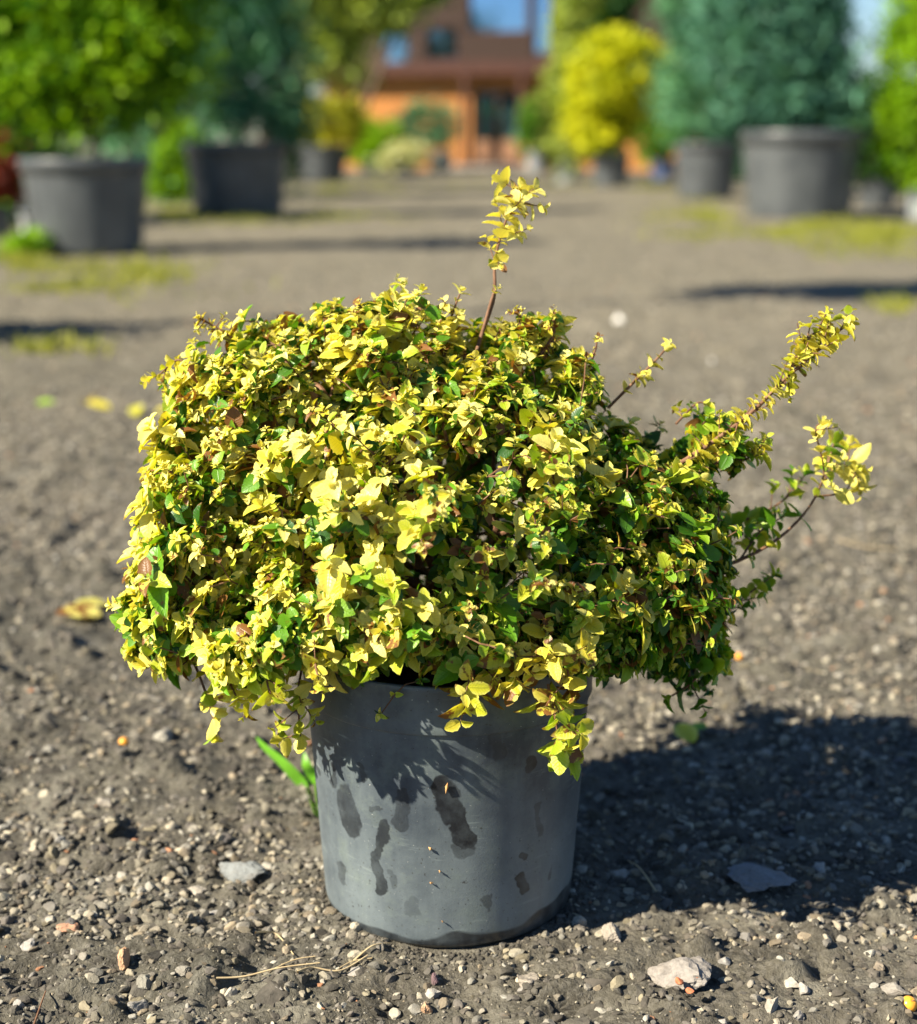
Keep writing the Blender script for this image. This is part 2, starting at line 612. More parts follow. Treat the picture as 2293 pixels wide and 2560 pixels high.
def lathe(mb, prof, c, seg=48, cap=False):
    prof = np.asarray(prof, float)
    an = np.linspace(0, 2 * np.pi, seg, endpoint=False)
    v = np.stack([prof[:, 0:1] * np.cos(an) + c[0], prof[:, 0:1] * np.sin(an) + c[1], np.repeat(prof[:, 1:2], seg, 1) + c[2]], -1)
    n = len(prof)
    i = np.arange(n - 1)[:, None] * seg + np.arange(seg)[None]
    j = np.arange(n - 1)[:, None] * seg + (np.arange(seg)[None] + 1) % seg
    mb.add(v.reshape(-1, 3), q=np.stack([i, j, j + seg, i + seg], -1).reshape(-1, 4))


# ------------------------------------------------------------------ leaves
def leaf_template(nu, side, ratio=.58, serr=.0, fold=.22, curl=.28, tip=1.25):
    u = .5 - .5 * np.cos(np.pi * np.linspace(0, 1, nu) ** .92)
    w = np.sin(np.pi * u ** .86) ** .62 * .5 * ratio
    w[0] = .012
    w[-1] = .004
    if serr:
        w = w * (1 + serr * np.where(np.arange(nu) % 2 == 0, 1, -1) * (u > .12) * (u < .98))
    s = np.linspace(-1, 1, side * 2 + 1)
    U, S = np.meshgrid(u, s, indexing='ij')
    Wd = w[:, None] * S
    Nn = fold * np.abs(Wd) - curl * U ** 2 * .6 + .05 * np.sin(U * 9) * np.abs(S) * ratio * .5
    v = np.stack([U, Wd, Nn], -1).reshape(-1, 3)
    m = len(s)
    i = np.arange(nu - 1)[:, None] * m + np.arange(m - 1)[None]
    q = np.stack([i, i + 1, i + 1 + m, i + m], -1).reshape(-1, 4)
    luv = np.stack([U, S, np.zeros_like(U)], -1).reshape(-1, 3)
    return v, q, luv


def put_leaves(mb, tmpl, pos, axis_, nrm, length, tint, widthf=None, curlf=None):
    v, q, luv = tmpl
    n = len(pos)
    if n == 0:
        return
    a = norm(axis_)
    s = norm(np.cross(nrm, a))
    m = np.cross(a, s)
    L = length[:, None, None]
    wf = np.ones(n) if widthf is None else widthf
    cf = np.ones(n) if curlf is None else curlf
    V = pos[:, None] + L * (v[None, :, 0:1] * a[:, None] + v[None, :, 1:2] * wf[:, None, None] * s[:, None] + v[None, :, 2:3] * cf[:, None, None] * m[:, None])
    Q = q[None] + (np.arange(n) * len(v))[:, None, None]
    mb.add(V.reshape(-1, 3), q=Q.reshape(-1, 4), tint=np.repeat(tint, len(v), 0), luv=np.tile(luv, (n, 1)))


T_BIG = leaf_template(17, 2, .64, .060, .30, .34)
T_MID = leaf_template(11, 1, .66, .060, .35, .40)
T_SMALL = leaf_template(6, 1, .68, 0, .40, .40)

EXEC_SHRUB = True
# ================================================================== the potted shrub
POT_H = 0.258
RT, RB = 0.1400, 0.1195
shrub = empty('potted_shrub', POT, 'low spreading golden leaved shrub in a dusty dark grey plastic pot on the gravel', 'potted plant')


def pot_r(z):
    return RB + (0.1372 - RB) * z / POT_H


mb = MB()
prof = [(0.0, .006), (RB - .012, .006), (RB - .004, .0), (RB - .001, .004), (pot_r(.01), .011)]
prof += [(pot_r(z), z) for z in np.linspace(.02, .205, 24)]
prof += [(pot_r(.2115), .2115), (pot_r(.2125), .2122)]
lathe(mb, prof, POT, 128)
pot = mb.build('pot', None, shrub, smooth=True)
local(pot, shrub)
# rim band: a separate, slightly proud collar with a rolled lip
mb = MB()
prof = [(pot_r(.2125) - .001, .2120), (pot_r(.213) + .0022, .2128), (pot_r(.214) + .0030, .2145), (pot_r(.22) + .0022, .222), (pot_r(.245) + .0022, .245), (pot_r(.25) + .0024, .2525),
        (pot_r(.255) + .0030, .2570), (pot_r(.258) + .0016, .2590), (pot_r(.258) - .0014, .2585), (pot_r(.25) - .0025, .25), (pot_r(.2) - .0025, .20)]
lathe(mb, prof, POT, 128)
rim = mb.build('rim', None, pot, smooth=True)
local(rim, shrub)

# dusty plastic with water stains; stains live on the pot's own surface (angle, height)
def on_pot(zx, zy):
    x, y = 650 + zx / 1.916, 1550 + zy / 1.916
    a = (x - 1146.5) / F_SRC
    b = (1280 - y) / F_SRC
    d = np.array([a, math.cos(PITCH) + b * math.sin(PITCH), -math.sin(PITCH) + b * math.cos(PITCH)])
    o_ = np.array([0, 0, CAM_H])
    r = .123
    for _ in range(4):
        ox, oy = o_[0] - POT[0], o_[1] - POT[1]
        A = d[0] ** 2 + d[1] ** 2
        B = 2 * (ox * d[0] + oy * d[1])
        C = ox * ox + oy * oy - r * r
        disc = max(B * B - 4 * A * C, 0)
        t = (-B - math.sqrt(disc)) / (2 * A)
        p = o_ + d * t
        r = pot_r(p[2])
    return (p[0] - POT[0], p[1] - POT[1], p[2])


k = N('dusty black plastic')
co = k.obj()
nv = k.n('TexNoise')
nv.inputs['Scale'].default_value = 55
nv.inputs['Detail'].default_value = 3
k.l(co, nv.inputs['Vector'])
sub = k.n('VectorMath', operation='SUBTRACT')
k.l(nv.outputs['Color'], sub.inputs[0])
sub.inputs[1].default_value = (.5, .5, .5)
scl = k.n('VectorMath', operation='SCALE')
scl.inputs['Scale'].default_value = .020
k.l(sub.outputs[0], scl.inputs[0])
wob = k.n('VectorMath', operation='ADD')
k.l(co, wob.inputs[0])
k.l(scl.outputs[0], wob.inputs[1])
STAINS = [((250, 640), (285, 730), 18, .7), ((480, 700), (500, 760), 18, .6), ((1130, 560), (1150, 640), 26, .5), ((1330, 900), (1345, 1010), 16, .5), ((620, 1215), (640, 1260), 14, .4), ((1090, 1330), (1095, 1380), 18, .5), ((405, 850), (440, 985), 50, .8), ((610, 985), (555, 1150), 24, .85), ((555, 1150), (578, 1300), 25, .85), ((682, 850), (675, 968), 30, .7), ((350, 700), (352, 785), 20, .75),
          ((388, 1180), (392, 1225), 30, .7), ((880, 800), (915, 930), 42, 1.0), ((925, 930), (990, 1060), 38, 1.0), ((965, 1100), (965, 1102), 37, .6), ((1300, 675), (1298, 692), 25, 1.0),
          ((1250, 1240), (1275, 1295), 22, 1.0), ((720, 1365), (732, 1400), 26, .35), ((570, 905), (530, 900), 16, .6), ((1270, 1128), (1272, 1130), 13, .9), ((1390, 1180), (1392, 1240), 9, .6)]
mask = None
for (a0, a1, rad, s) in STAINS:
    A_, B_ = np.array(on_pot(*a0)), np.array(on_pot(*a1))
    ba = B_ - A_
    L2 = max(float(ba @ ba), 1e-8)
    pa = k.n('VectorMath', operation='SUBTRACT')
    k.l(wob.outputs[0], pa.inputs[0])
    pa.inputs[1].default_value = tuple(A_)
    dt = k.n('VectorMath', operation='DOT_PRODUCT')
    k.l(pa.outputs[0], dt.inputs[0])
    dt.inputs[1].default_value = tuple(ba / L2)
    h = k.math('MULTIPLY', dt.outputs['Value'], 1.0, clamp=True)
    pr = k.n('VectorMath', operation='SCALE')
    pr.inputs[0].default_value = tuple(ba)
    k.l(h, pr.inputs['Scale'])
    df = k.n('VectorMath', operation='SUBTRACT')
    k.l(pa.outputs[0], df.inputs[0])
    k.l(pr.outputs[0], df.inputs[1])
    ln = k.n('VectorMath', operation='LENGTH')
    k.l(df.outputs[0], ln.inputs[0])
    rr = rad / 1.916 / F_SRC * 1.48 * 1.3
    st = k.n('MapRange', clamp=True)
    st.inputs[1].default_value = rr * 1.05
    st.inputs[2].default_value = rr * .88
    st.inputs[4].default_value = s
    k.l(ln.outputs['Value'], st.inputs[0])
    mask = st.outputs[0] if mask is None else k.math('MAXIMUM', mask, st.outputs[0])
sz = k.n('SeparateXYZ')
k.l(co, sz.inputs[0])
zz = sz.outputs[2]
# splash of wet soil round the foot
foot = k.math('SUBTRACT', zz, k.math('MULTIPLY', k.math('POWER', k.noise(13, 2, .5, co), 2.0), .045))
foot = k.step(foot, .004, .0015)
mask = k.math('MAXIMUM', mask, k.math('MULTIPLY', foot, .9))
mask = k.math('MULTIPLY', mask, k.math('ADD', .62, k.math('MULTIPLY', k.step(k.noise(48, 4, .6, co), .35, .6), .38)))
dust = k.noise(9, 6, .65, co)
streak = k.n('Mapping')
streak.inputs['Scale'].default_value = (60, 60, 5)
k.l(co, streak.inputs[0])
str_n = k.noise(1.0, 4, .6, streak.outputs[0])
low = k.step(zz, .20, .0)
dusty = k.math('ADD', k.math('MULTIPLY', dust, .7), k.math('MULTIPLY', low, .22))
dusty = k.math('ADD', dusty, k.math('MULTIPLY', str_n, .18))
col = k.mix(k.step(dusty, .35, .72), (.022, .032, .048), (.160, .192, .204))
sp1 = k.math('MAXIMUM', k.step(k.noise(330, 3, .7, co), .645, .68), k.step(k.math('ADD', k.noise(150, 3, .7, co), k.math('MULTIPLY', low, .03)), .71, .73))
col = k.mix(k.math('MULTIPLY', sp1, .85), col, (.03, .028, .026))
scm = k.n('Mapping')
scm.inputs['Rotation'].default_value = (R(35), R(30), 0)
scm.inputs['Scale'].default_value = (25, 25, 260)
k.l(co, scm.inputs[0])
scr = k.math('MULTIPLY', k.step(k.noise(1, 3, .6, scm.outputs[0]), .60, .72), k.step(k.noise(14, 3, .6, co), .48, .62))
col = k.mix(k.math('MULTIPLY', scr, .55), col, (.27, .32, .31))
grn = k.step(k.noise(22, 5, .7, co), .50, .66)
col = k.mix(k.math('MULTIPLY', grn, .35), col, (.18, .22, .19))
sp2 = k.step(k.noise(410, 2, .6, co), .72, .75)
col = k.mix(k.math('MULTIPLY', sp2, .6), col, (.5, .5, .46))
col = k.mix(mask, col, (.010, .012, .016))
rough = k.n('MapRange')
k.l(mask, rough.inputs[0])
rough.inputs[3].default_value = .44
rough.inputs[4].default_value = .34
p = k.bsdf(col, rough.outputs[0], .62, bump=k.math('ADD', k.noise(600, 3, .6, co), k.math('MULTIPLY', str_n, .3)), bstr=.18, bdist=.001)
M_potfg = k.fin(p)
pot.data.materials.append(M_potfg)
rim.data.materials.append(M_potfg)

# soil in the pot
mb = MB()
rr_, aa_ = np.meshgrid(np.linspace(0, .1325, 26), np.linspace(0, 2 * np.pi, 72, endpoint=False), indexing='ij')
sx, sy = rr_ * np.cos(aa_), rr_ * np.sin(aa_)
szv = .238 + (vnoise(sx * 60 + 40, sy * 60 + 40, 9) - .5) * .012 + (vnoise(sx * 180 + 40, sy * 180 + 40, 10) - .5) * .005
i = np.arange(25)[:, None] * 72 + np.arange(72)[None]
j = np.arange(25)[:, None] * 72 + (np.arange(72)[None] + 1) % 72
mb.add(np.stack([sx + POT[0], sy + POT[1], szv], -1).reshape(-1, 3), q=np.stack([i, i + 72, j + 72, j], -1).reshape(-1, 4))
soil = mb.build('soil', simple_mat('potting soil', (.02, .016, .012), (.07, .055, .042), 90, .95, .8, .003), shrub, smooth=True)
local(soil, shrub)

# bits of dirt stuck on the pot
M_bit = simple_mat('dry leaf bit', (.35, .16, .05), (.55, .33, .14), 200, .8, .3, .001)
for (zx, zy, w, hgt) in [(895, 800, 16, 60), (818, 1092, 26, 18), (822, 1255, 20, 14), (862, 1200, 12, 12), (875, 1440, 10, 12)]:
    c = np.array(on_pot(zx, zy))
    nrm_ = norm(np.array([c[0], c[1], 0.0]))
    tan_ = np.array([-nrm_[1], nrm_[0], 0])
    w_, h_ = w / 1.916 / F_SRC * 1.45, hgt / 1.916 / F_SRC * 1.5
    up = np.array([0, 0, 1.0])
    ang = random.uniform(-.5, .5)
    t2, u2 = tan_ * math.cos(ang) + up * math.sin(ang), -tan_ * math.sin(ang) + up * math.cos(ang)
    pts = [c - t2 * w_ * .5, c + u2 * h_ * .5 + nrm_ * .003, c + t2 * w_ * .5 + nrm_ * .001, c - u2 * h_ * .5 + nrm_ * .002, c + nrm_ * .0045]
    mb = MB().add(np.array(pts), t=[[0, 1, 4], [1, 2, 4], [2, 3, 4], [3, 0, 4]])
    mb.build('dirt_speck', M_bit, pot)

# ---- growing the shrub inside a set of lobes
def Lb(x, y, Y, rx, ry, rz):
    return (P(x, y, Y), np.array([rx, ry, rz]))


LOBES = [Lb(1062, 1290, 1.475, .222, .225, .150), Lb(960, 895, 1.50, .080, .10, .056), Lb(705, 945, 1.49, .082, .11, .052), Lb(1270, 975, 1.49, .085, .11, .048),
         Lb(1570, 1290, 1.46, .085, .12, .078), Lb(505, 1330, 1.44, .052, .12, .090), Lb(430, 1510, 1.42, .038, .10, .050), Lb(1660, 1450, 1.45, .062, .11, .078),
         Lb(600, 1100, 1.45, .066, .10, .060), Lb(1080, 1510, 1.345, .15, .05, .050), Lb(700, 1540, 1.36, .10, .055, .045), Lb(810, 1585, 1.305, .055, .03, .024), Lb(610, 1640, 1.30, .030, .03, .020), Lb(980, 1545, 1.295, .070, .03, .022), Lb(700, 1610, 1.285, .035, .025, .018), Lb(1500, 1550, 1.38, .08, .05, .045),
         Lb(1720, 1640, 1.45, .034, .05, .040), Lb(470, 985, 1.47, .016, .03, .016), Lb(590, 870, 1.49, .030, .035, .016), Lb(900, 800, 1.49, .04, .04, .016), Lb(1290, 1600, 1.325, .075, .02, .024), Lb(1000, 1585, 1.335, .05, .02, .02),
         Lb(1330, 835, 1.47, .030, .03, .016), Lb(1770, 1120, 1.45, .034, .04, .026)]
rg = np.random.default_rng(21)


def lobe_pts(n, rmin, rmax, reject=.86):
    out = []
    wts = np.array([l[1][0] * l[1][1] + l[1][0] * l[1][2] + l[1][1] * l[1][2] for l in LOBES])
    wts /= wts.sum()
    while len(out) < n:
        i = rg.choice(len(LOBES), p=wts)
        c, r = LOBES[i]
        d = norm(rg.normal(size=3))
        q = c + d * r * rg.uniform(rmin, rmax)
        if q[2] < .262 and np.hypot(q[0] - POT[0], q[1] - POT[1]) < .145:
            continue
        if q[2] < .19:
            continue
        if reject:
            bad = False
            for j, (c2, r2) in enumerate(LOBES):
                if j != i and np.linalg.norm((q - c2) / r2) < reject:
                    bad = True
                    break
            if bad:
                continue
        out.append(q)
    return np.array(out)


base_c = np.array([POT[0], POT[1], .24])
nodes = [base_c + np.array([rg.normal() * .03, rg.normal() * .03, 0]) for _ in range(12)]
par = [-1] * 12
inner = lobe_pts(420, .10, .72, 0)
outer = np.concatenate([lobe_pts(3450, .70, 1.03, .80), lobe_pts(170, 1.05, 1.22, .95)])
hol = vnoise(outer[:, 0] * 15 + outer[:, 1] * 9 + 20, outer[:, 2] * 17 + outer[:, 1] * 6 + 20, 77)
hb = np.clip((outer[:, 0] - .0) * .5 + (.42 - outer[:, 2]) * .5, -.05, .07)
outer = outer[(hol > .30 + hb) | (rg.random(len(outer)) < .13)]
inner = inner[np.argsort(np.linalg.norm(inner - base_c, axis=1))]
outer = outer[np.argsort(np.linalg.norm(outer - base_c, axis=1) + rg.normal(size=len(outer)) * .04)]
tips = []


def grow(q, step=.014, is_tip=False):
    nd = np.array(nodes)
    d = np.linalg.norm(nd - q, axis=1)
    db = np.linalg.norm(nd - base_c, axis=1)
    qb = np.linalg.norm(q - base_c)
    out = norm(q - base_c)
    al = ((q - nd) @ out) / (d + 1e-6)
    cost = d * (1.7 - .8 * al) + np.where(db > qb, .3, 0)
    j = int(np.argmin(cost))
    a = nd[j]
    L = np.linalg.norm(q - a)
    n = max(2, int(L / step))
    sag = np.array([0, 0, L * .12]) + rg.normal(size=3) * L * .07
    prev = j
    ids = []
    for s in np.linspace(0, 1, n + 1)[1:]:
        pt = a + (q - a) * s + sag * math.sin(math.pi * s) + rg.normal(size=3) * .0012
        nodes.append(pt)
        par.append(prev)
        prev = len(nodes) - 1
        ids.append(prev)
    return prev


for q in inner:
    grow(q)
for q in outer:
    tips.append(grow(q))
nodes = np.array(nodes)
par = np.array(par)
cnt_ = np.zeros(len(nodes))
for t in tips:
    j = t
    while j >= 0:
        cnt_[j] += 1
        j = par[j]
rad_ = np.clip(.00045 * (1 + cnt_) ** .42, .0005, .0042)
tw = MB()
e = np.where(par >= 0)[0]
a, b = nodes[par[e]], nodes[e]
ra, rb = rad_[par[e]], rad_[e]
ra = np.minimum(ra, rb * 1.6)
t = norm(b - a)
s1 = norm(np.cross(t, np.array([.31, .2, .93])))
s2 = np.cross(t, s1)
an = np.linspace(0, 2 * np.pi, 5, endpoint=False)
ringd = np.cos(an)[None, :, None] * s1[:, None] + np.sin(an)[None, :, None] * s2[:, None]
VA = (a - t * .0004)[:, None] + ringd * ra[:, None, None]
VB = (b + t * .0004)[:, None] + ringd * rb[:, None, None]
VV = np.concatenate([VA, VB], 1)
i = np.arange(5)
qq = np.stack([i, (i + 1) % 5, (i + 1) % 5 + 5, i + 5], 1)
tw.add(VV.reshape(-1, 3), q=(qq[None] + (np.arange(len(e)) * 10)[:, None, None]).reshape(-1, 4))

M_twig = simple_mat('red brown twig bark', (.10, .045, .022), (.24, .13, .075), 120, .7, .4, .001)

LEAF_STOPS = [(0.0, (.025, .105, .008)), (.28, (.15, .36, .014)), (.50, (.48, .58, .030)), (.70, (.88, .73, .070)), (1.0, (.97, .86, .27))]
M_leaf = leaf_material('golden shrub leaf', LEAF_STOPS, .34, spec=.55, edge=(.97, .90, .34))


class Leaves:
    def __init__(self):
        self.d = {0: [], 1: [], 2: []}

    def add(self, pos, ax, nr, L, tint, wf, cf):
        kind = 2 if L > .0215 else (1 if L > .0105 else 0)
        self.d[kind].append((pos, ax, nr, L, tint, wf, cf))

    def flush(self, mb):
        for kd, T in ((0, T_SMALL), (1, T_MID), (2, T_BIG)):
            l = self.d[kd]
            if l:
                put_leaves(mb, T, np.array([x[0] for x in l]), np.array([x[1] for x in l]), np.array([x[2] for x in l]), np.array([x[3] for x in l]),
                           np.array([x[4] for x in l]), np.array([x[5] for x in l]), np.array([x[6] for x in l]))


def leaf_pair(lv, p, d, phi, L, yel, brown, rng, open_=1.0):
    """an opposite pair of leaves at p on a shoot running along d"""
    ref = np.array([0, 0, 1.0]) if abs(d[2]) < .9 else np.array([1.0, 0, 0])
    a = norm(np.cross(d, ref))
    b = np.cross(d, a)
    for sgn in (0, np.pi):
        if rng.random() < .06:
            continue
        ph = phi + sgn + rng.normal() * .25
        rad = math.cos(ph) * a + math.sin(ph) * b
        th = np.clip(rng.normal(1.0, .25) * open_, .2, 1.9)
        ax = norm(d * math.cos(th) + rad * math.sin(th) + np.array([0, 0, -.12]) + rng.normal(size=3) * .14)
        nr = norm(d * math.sin(th) - rad * math.cos(th) + np.array([0, 0, .35]) + rng.normal(size=3) * .22)
        l = L * rng.uniform(.75, 1.2)
        y = float(np.clip(yel + rng.normal() * .11, 0, 1))
        br = float(rng.random() ** 2 * brown * 2)
        lv.add(p + rad * .0008, ax, nr, l, (y, br, rng.random()), rng.uniform(.85, 1.3), rng.uniform(.2, 2.5))


def yellowness(p, rng):
    # golden young growth on top; sunlit left and shaded lower right partly painted in
    t = .57 + (p[2] - .40) * 1.3 - max(p[0] - .02, -.1) * 1.0
    return t + rng.normal() * .19 + .05


lv = Leaves()
for t_id in tips:
    tip = nodes[t_id]
    chain = [t_id]
    j = par[t_id]
    while j >= 0 and len(chain) < 6:
        chain.append(j)
        j = par[j]
    pts = nodes[chain]
    d0 = norm(pts[0] - pts[min(2, len(pts) - 1)])
    outw = norm((tip - (base_c + np.array([0, 0, .06]))))
    d0 = norm(d0 * .5 + outw * .6 + np.array([0, 0, .45]))
    yel = yellowness(tip, rg)
    high = np.clip((tip[2] - .40) / .15, 0, 1)
    vig = rg.random()
    if vig < .11 - .09 * high:
        L0, nn = rg.uniform(.017, .028), 4
    elif vig < .33 - .20 * high:
        L0, nn = rg.uniform(.0125, .020), 4
    else:
        L0, nn = rg.uniform(.0062, .0125), 5
    brown = .12 + .6 * (rg.random() < .16)
    phi = rg.uniform(0, np.pi)
    # rosette at the tip
    p = tip.copy()
    dd = d0.copy()
    for m in range(nn):
        f = [1.0, .85, .6, .38, .24][m]
        leaf_pair(lv, p, dd, phi, L0 * f, yel + .08 * m, brown, rg, [1.15, 1.0, .8, .55, .4][m])
        phi += np.pi / 2
        p = p + dd * L0 * (.22 if m < 2 else .12)
    # older leaves down the twig, greener and larger
    for q in range(1, len(chain) - 1):
        if rg.random() < .92:
            dq = norm(pts[q - 1] - pts[q] + 1e-6)
            leaf_pair(lv, pts[q], dq, phi, np.clip(L0 * rg.uniform(.7, 1.25), .007, .028), yel - .16 * q * .6, brown * 1.4, rg, 1.2)
            phi += np.pi / 2
# sheltered inner leaves on the thin wood
for j in np.where((cnt_ <= 5) & (par >= 0))[0]:
    if rg.random() < .75:
        pj = nodes[j]
        dq = norm(pj - nodes[par[j]] + 1e-6)
        if pj[2] > .262 or np.hypot(pj[0] - POT[0], pj[1] - POT[1]) > .15:
            leaf_pair(lv, pj, dq, rg.uniform(0, 6), rg.uniform(.007, .017), .20 + rg.normal() * .14, .3 + .9 * (rg.random() < .30), rg, 1.3)
fm = MB()
lv.flush(fm)
fol = fm.build('foliage', M_leaf, shrub, smooth=True)
local(fol, shrub)
br = tw.build('branches', M_twig, shrub)
local(br, shrub)


# ---- shoots that stand clear of the mound
def bez(pts, n):
    pts = np.array(pts)
    t = np.linspace(0, len(pts) - 1, n)
    out = []
    for s in t:
        i = min(int(s), len(pts) - 2)
        f = s - i
        p0, p1, p2, p3 = pts[max(i - 1, 0)], pts[i], pts[i + 1], pts[min(i + 2, len(pts) - 1)]
        out.append(.5 * ((2 * p1) + (-p0 + p2) * f + (2 * p0 - 5 * p1 + 4 * p2 - p3) * f * f + (-p0 + 3 * p1 - 3 * p2 + p3) * f ** 3))
    return np.array(out)


def shoot(path, r0, r1, L, leaf_from, spacing, yel, label, side=0.0, brown=.3, seed=0, wf=1.0, nmax=None):
    rng = np.random.default_rng(seed)
    pts = bez([P(*q) for q in path], 40)
    s_ = empty('shoot', pts[0], None, None)
    s_['label'] = label
    s_.parent = shrub
    s_.location = tuple(pts[0] - POT)
    mb = MB()
    tube(mb, pts, np.linspace(r0, r1, 40), 7)
    seglen = np.concatenate([[0], np.cumsum(np.linalg.norm(np.diff(pts, axis=0), axis=1))])
    lv = Leaves()
    phi = 0.3
    s = leaf_from * seglen[-1]
    while s < seglen[-1]:
        i = int(np.clip(np.searchsorted(seglen, s), 1, 39))
        d = norm(pts[i] - pts[i - 1])
        leaf_pair(lv, pts[i], d, phi, L * rng.uniform(.45, 1.25), yel + rng.normal() * .06, brown, rng, 1.1)
        if side and rng.random() < side:
            sd = norm(d + rng.normal(size=3) * .8 + np.array([0, 0, .2]))
            sp = [pts[i], pts[i] + sd * L * .8, pts[i] + sd * L * 1.5]
            tube(mb, sp, [.0008, .0006, .0004], 4)
            for m in range(3):
                leaf_pair(lv, sp[1] + (sp[2] - sp[1]) * m / 2, sd, phi + m * 1.57, L * (.8 - .2 * m), yel, brown, rng)
        phi += np.pi / 2
        s += spacing * rng.uniform(.4, 1.8)
    d = norm(pts[-1] - pts[-3])
    for m in range(3):
        leaf_pair(lv, pts[-1] + d * m * .003, d, phi + m * 1.57, L * (.8 - .25 * m), yel + .05, brown, rng, .7)
    st = mb.build('stem', M_twig, s_, smooth=True)
    local(st, type('o', (), {'location': pts[0]})())
    fb = MB()
    lv.flush(fb)
    lf = fb.build('leaves', M_leaf, s_, smooth=True)
    local(lf, type('o', (), {'location': pts[0]})())
    return s_


shoot([(1175, 960, 1.46), (1200, 850, 1.47), (1235, 745, 1.48), (1238, 650, 1.49), (1262, 560, 1.50), (1300, 480, 1.51)], .0023, .0008, .0185, .62, .0046, .93, 'tall upright shoot standing above the mound', .75, .35, 301)
shoot([(1198, 860, 1.468), (1232, 742, 1.478), (1240, 728, 1.479)], .0018, .0012, .009, .93, .004, .9, 'stub with a leaf tuft beside the tall shoot', 0, .2, 302)
shoot([(1600, 1220, 1.44), (1760, 1120, 1.43), (1880, 1030, 1.43), (1960, 950, 1.43), (2040, 880, 1.43), (2110, 815, 1.44)], .0026, .0009, .0150, .15, .0052, .70, 'thick arching shoot reaching up to the right', .8, .3, 303)
shoot([(1960, 960, 1.43), (2010, 860, 1.43), (2060, 815, 1.44)], .0014, .0008, .0145, .1, .005, .66, 'side spur near the end of the arching shoot', .7, .3, 304)
shoot([(1650, 1470, 1.46), (1850, 1400, 1.47), (1960, 1335, 1.48), (2040, 1240, 1.50), (2085, 1110, 1.52)], .0022, .0008, .019, .35, .018, .42, 'thin open shoot with paired round leaves at the far right', .15, .1, 305)
shoot([(2035, 1250, 1.50), (2060, 1180, 1.49), (2040, 1080, 1.48), (2050, 1060, 1.48)], .0010, .0007, .016, .25, .009, .86, 'pale leafy spur on the thin open shoot', .3, .1, 306)
shoot([(2040, 1240, 1.50), (2110, 1230, 1.51), (2140, 1180, 1.53)], .0010, .0006, .018, .3, .014, .70, 'outermost spur on the thin open shoot', 0, .1, 307)
shoot([(1520, 1020, 1.47), (1590, 950, 1.47), (1640, 900, 1.47), (1668, 868, 1.48)], .0016, .0008, .012, .25, .006, .80, 'short twig rising between the mound and the arching shoot', .5, .5, 308)
shoot([(1690, 1060, 1.46), (1740, 1010, 1.47), (1765, 1008, 1.47)], .0012, .0007, .012, .2, .007, .55, 'little twig beside the arching shoot', .3, .3, 309)
shoot([(470, 1620, 1.40), (510, 1720, 1.39), (535, 1800, 1.39), (538, 1830, 1.39)], .0014, .0008, .021, .1, .013, .55, 'hanging shoot at the lower left', .2, .1, 310)
shoot([(760, 1640, 1.37), (745, 1740, 1.35), (752, 1840, 1.35)], .0013, .0008, .019, .3, .012, .60, 'hanging shoot over the left side of the rim', .3, .4, 311)
shoot([(1180, 1620, 1.33), (1185, 1680, 1.30), (1180, 1725, 1.295)], .0015, .0009, .030, .15, .011, .66, 'big leaved shoot hanging over the front of the rim', .7, .6, 312)
shoot([(1330, 1600, 1.34), (1410, 1660, 1.30), (1425, 1720, 1.295)], .0015, .0009, .026, .15, .008, .70, 'leafy shoot over the right front of the rim', .9, .6, 313)
shoot([(1370, 1710, 1.30), (1385, 1780, 1.29), (1400, 1865, 1.29)], .0013, .0008, .027, .1, .012, .52, 'lowest shoot hanging down the front of the pot', .6, .4, 314)
shoot([(500, 960, 1.46), (450, 900, 1.46), (400, 935, 1.47), (385, 940, 1.47)], .0012, .0007, .011, .3, .006, .80, 'small twig at the upper left shoulder', .4, .4, 315)
shoot([(1340, 900, 1.46), (1382, 840, 1.46), (1385, 780, 1.46)], .0020, .0012, .007, .15, .004, .75, 'brown withered twig on the crown', .5, 1.0, 316)
shoot([(1290, 900, 1.46), (1300, 830, 1.46), (1300, 785, 1.46)], .0020, .0012, .008, .15, .004, .85, 'curled twig next to the withered one', .6, .9, 317)
shoot([(620, 880, 1.48), (560, 830, 1.48), (505, 800, 1.48)], .0013, .0008, .010, .3, .005, .88, 'twig leaning out at the top left', .5, .4, 318)
shoot([(1480, 900, 1.46), (1490, 870, 1.46), (1492, 855, 1.46)], .0012, .0008, .007, .3, .004, .8, 'short brown twig on the right of the crown', .5, .9, 319)
shoot([(1120, 820, 1.48), (1140, 760, 1.48), (1150, 735, 1.48)], .0012, .0008, .012, .2, .005, .95, 'golden tuft left of the tall shoot', .7, .2, 320)
shoot([(1250, 1590, 1.34), (1290, 1640, 1.30), (1290, 1690, 1.292)], .0014, .0009, .026, .15, .010, .72, 'shoot of mixed leaves between the two big leaved ones at the rim', .7, .6, 322)
shoot([(700, 1590, 1.37), (660, 1680, 1.36), (640, 1715, 1.36)], .0013, .0008, .020, .2, .010, .6, 'short drooping shoot left of the rim', .5, .3, 323)
shoot([(1700, 1600, 1.43), (1740, 1690, 1.42), (1680, 1740, 1.42)], .0014, .0008, .020, .3, .012, .22, 'drooping green shoot at the lower right', .4, .1, 321)

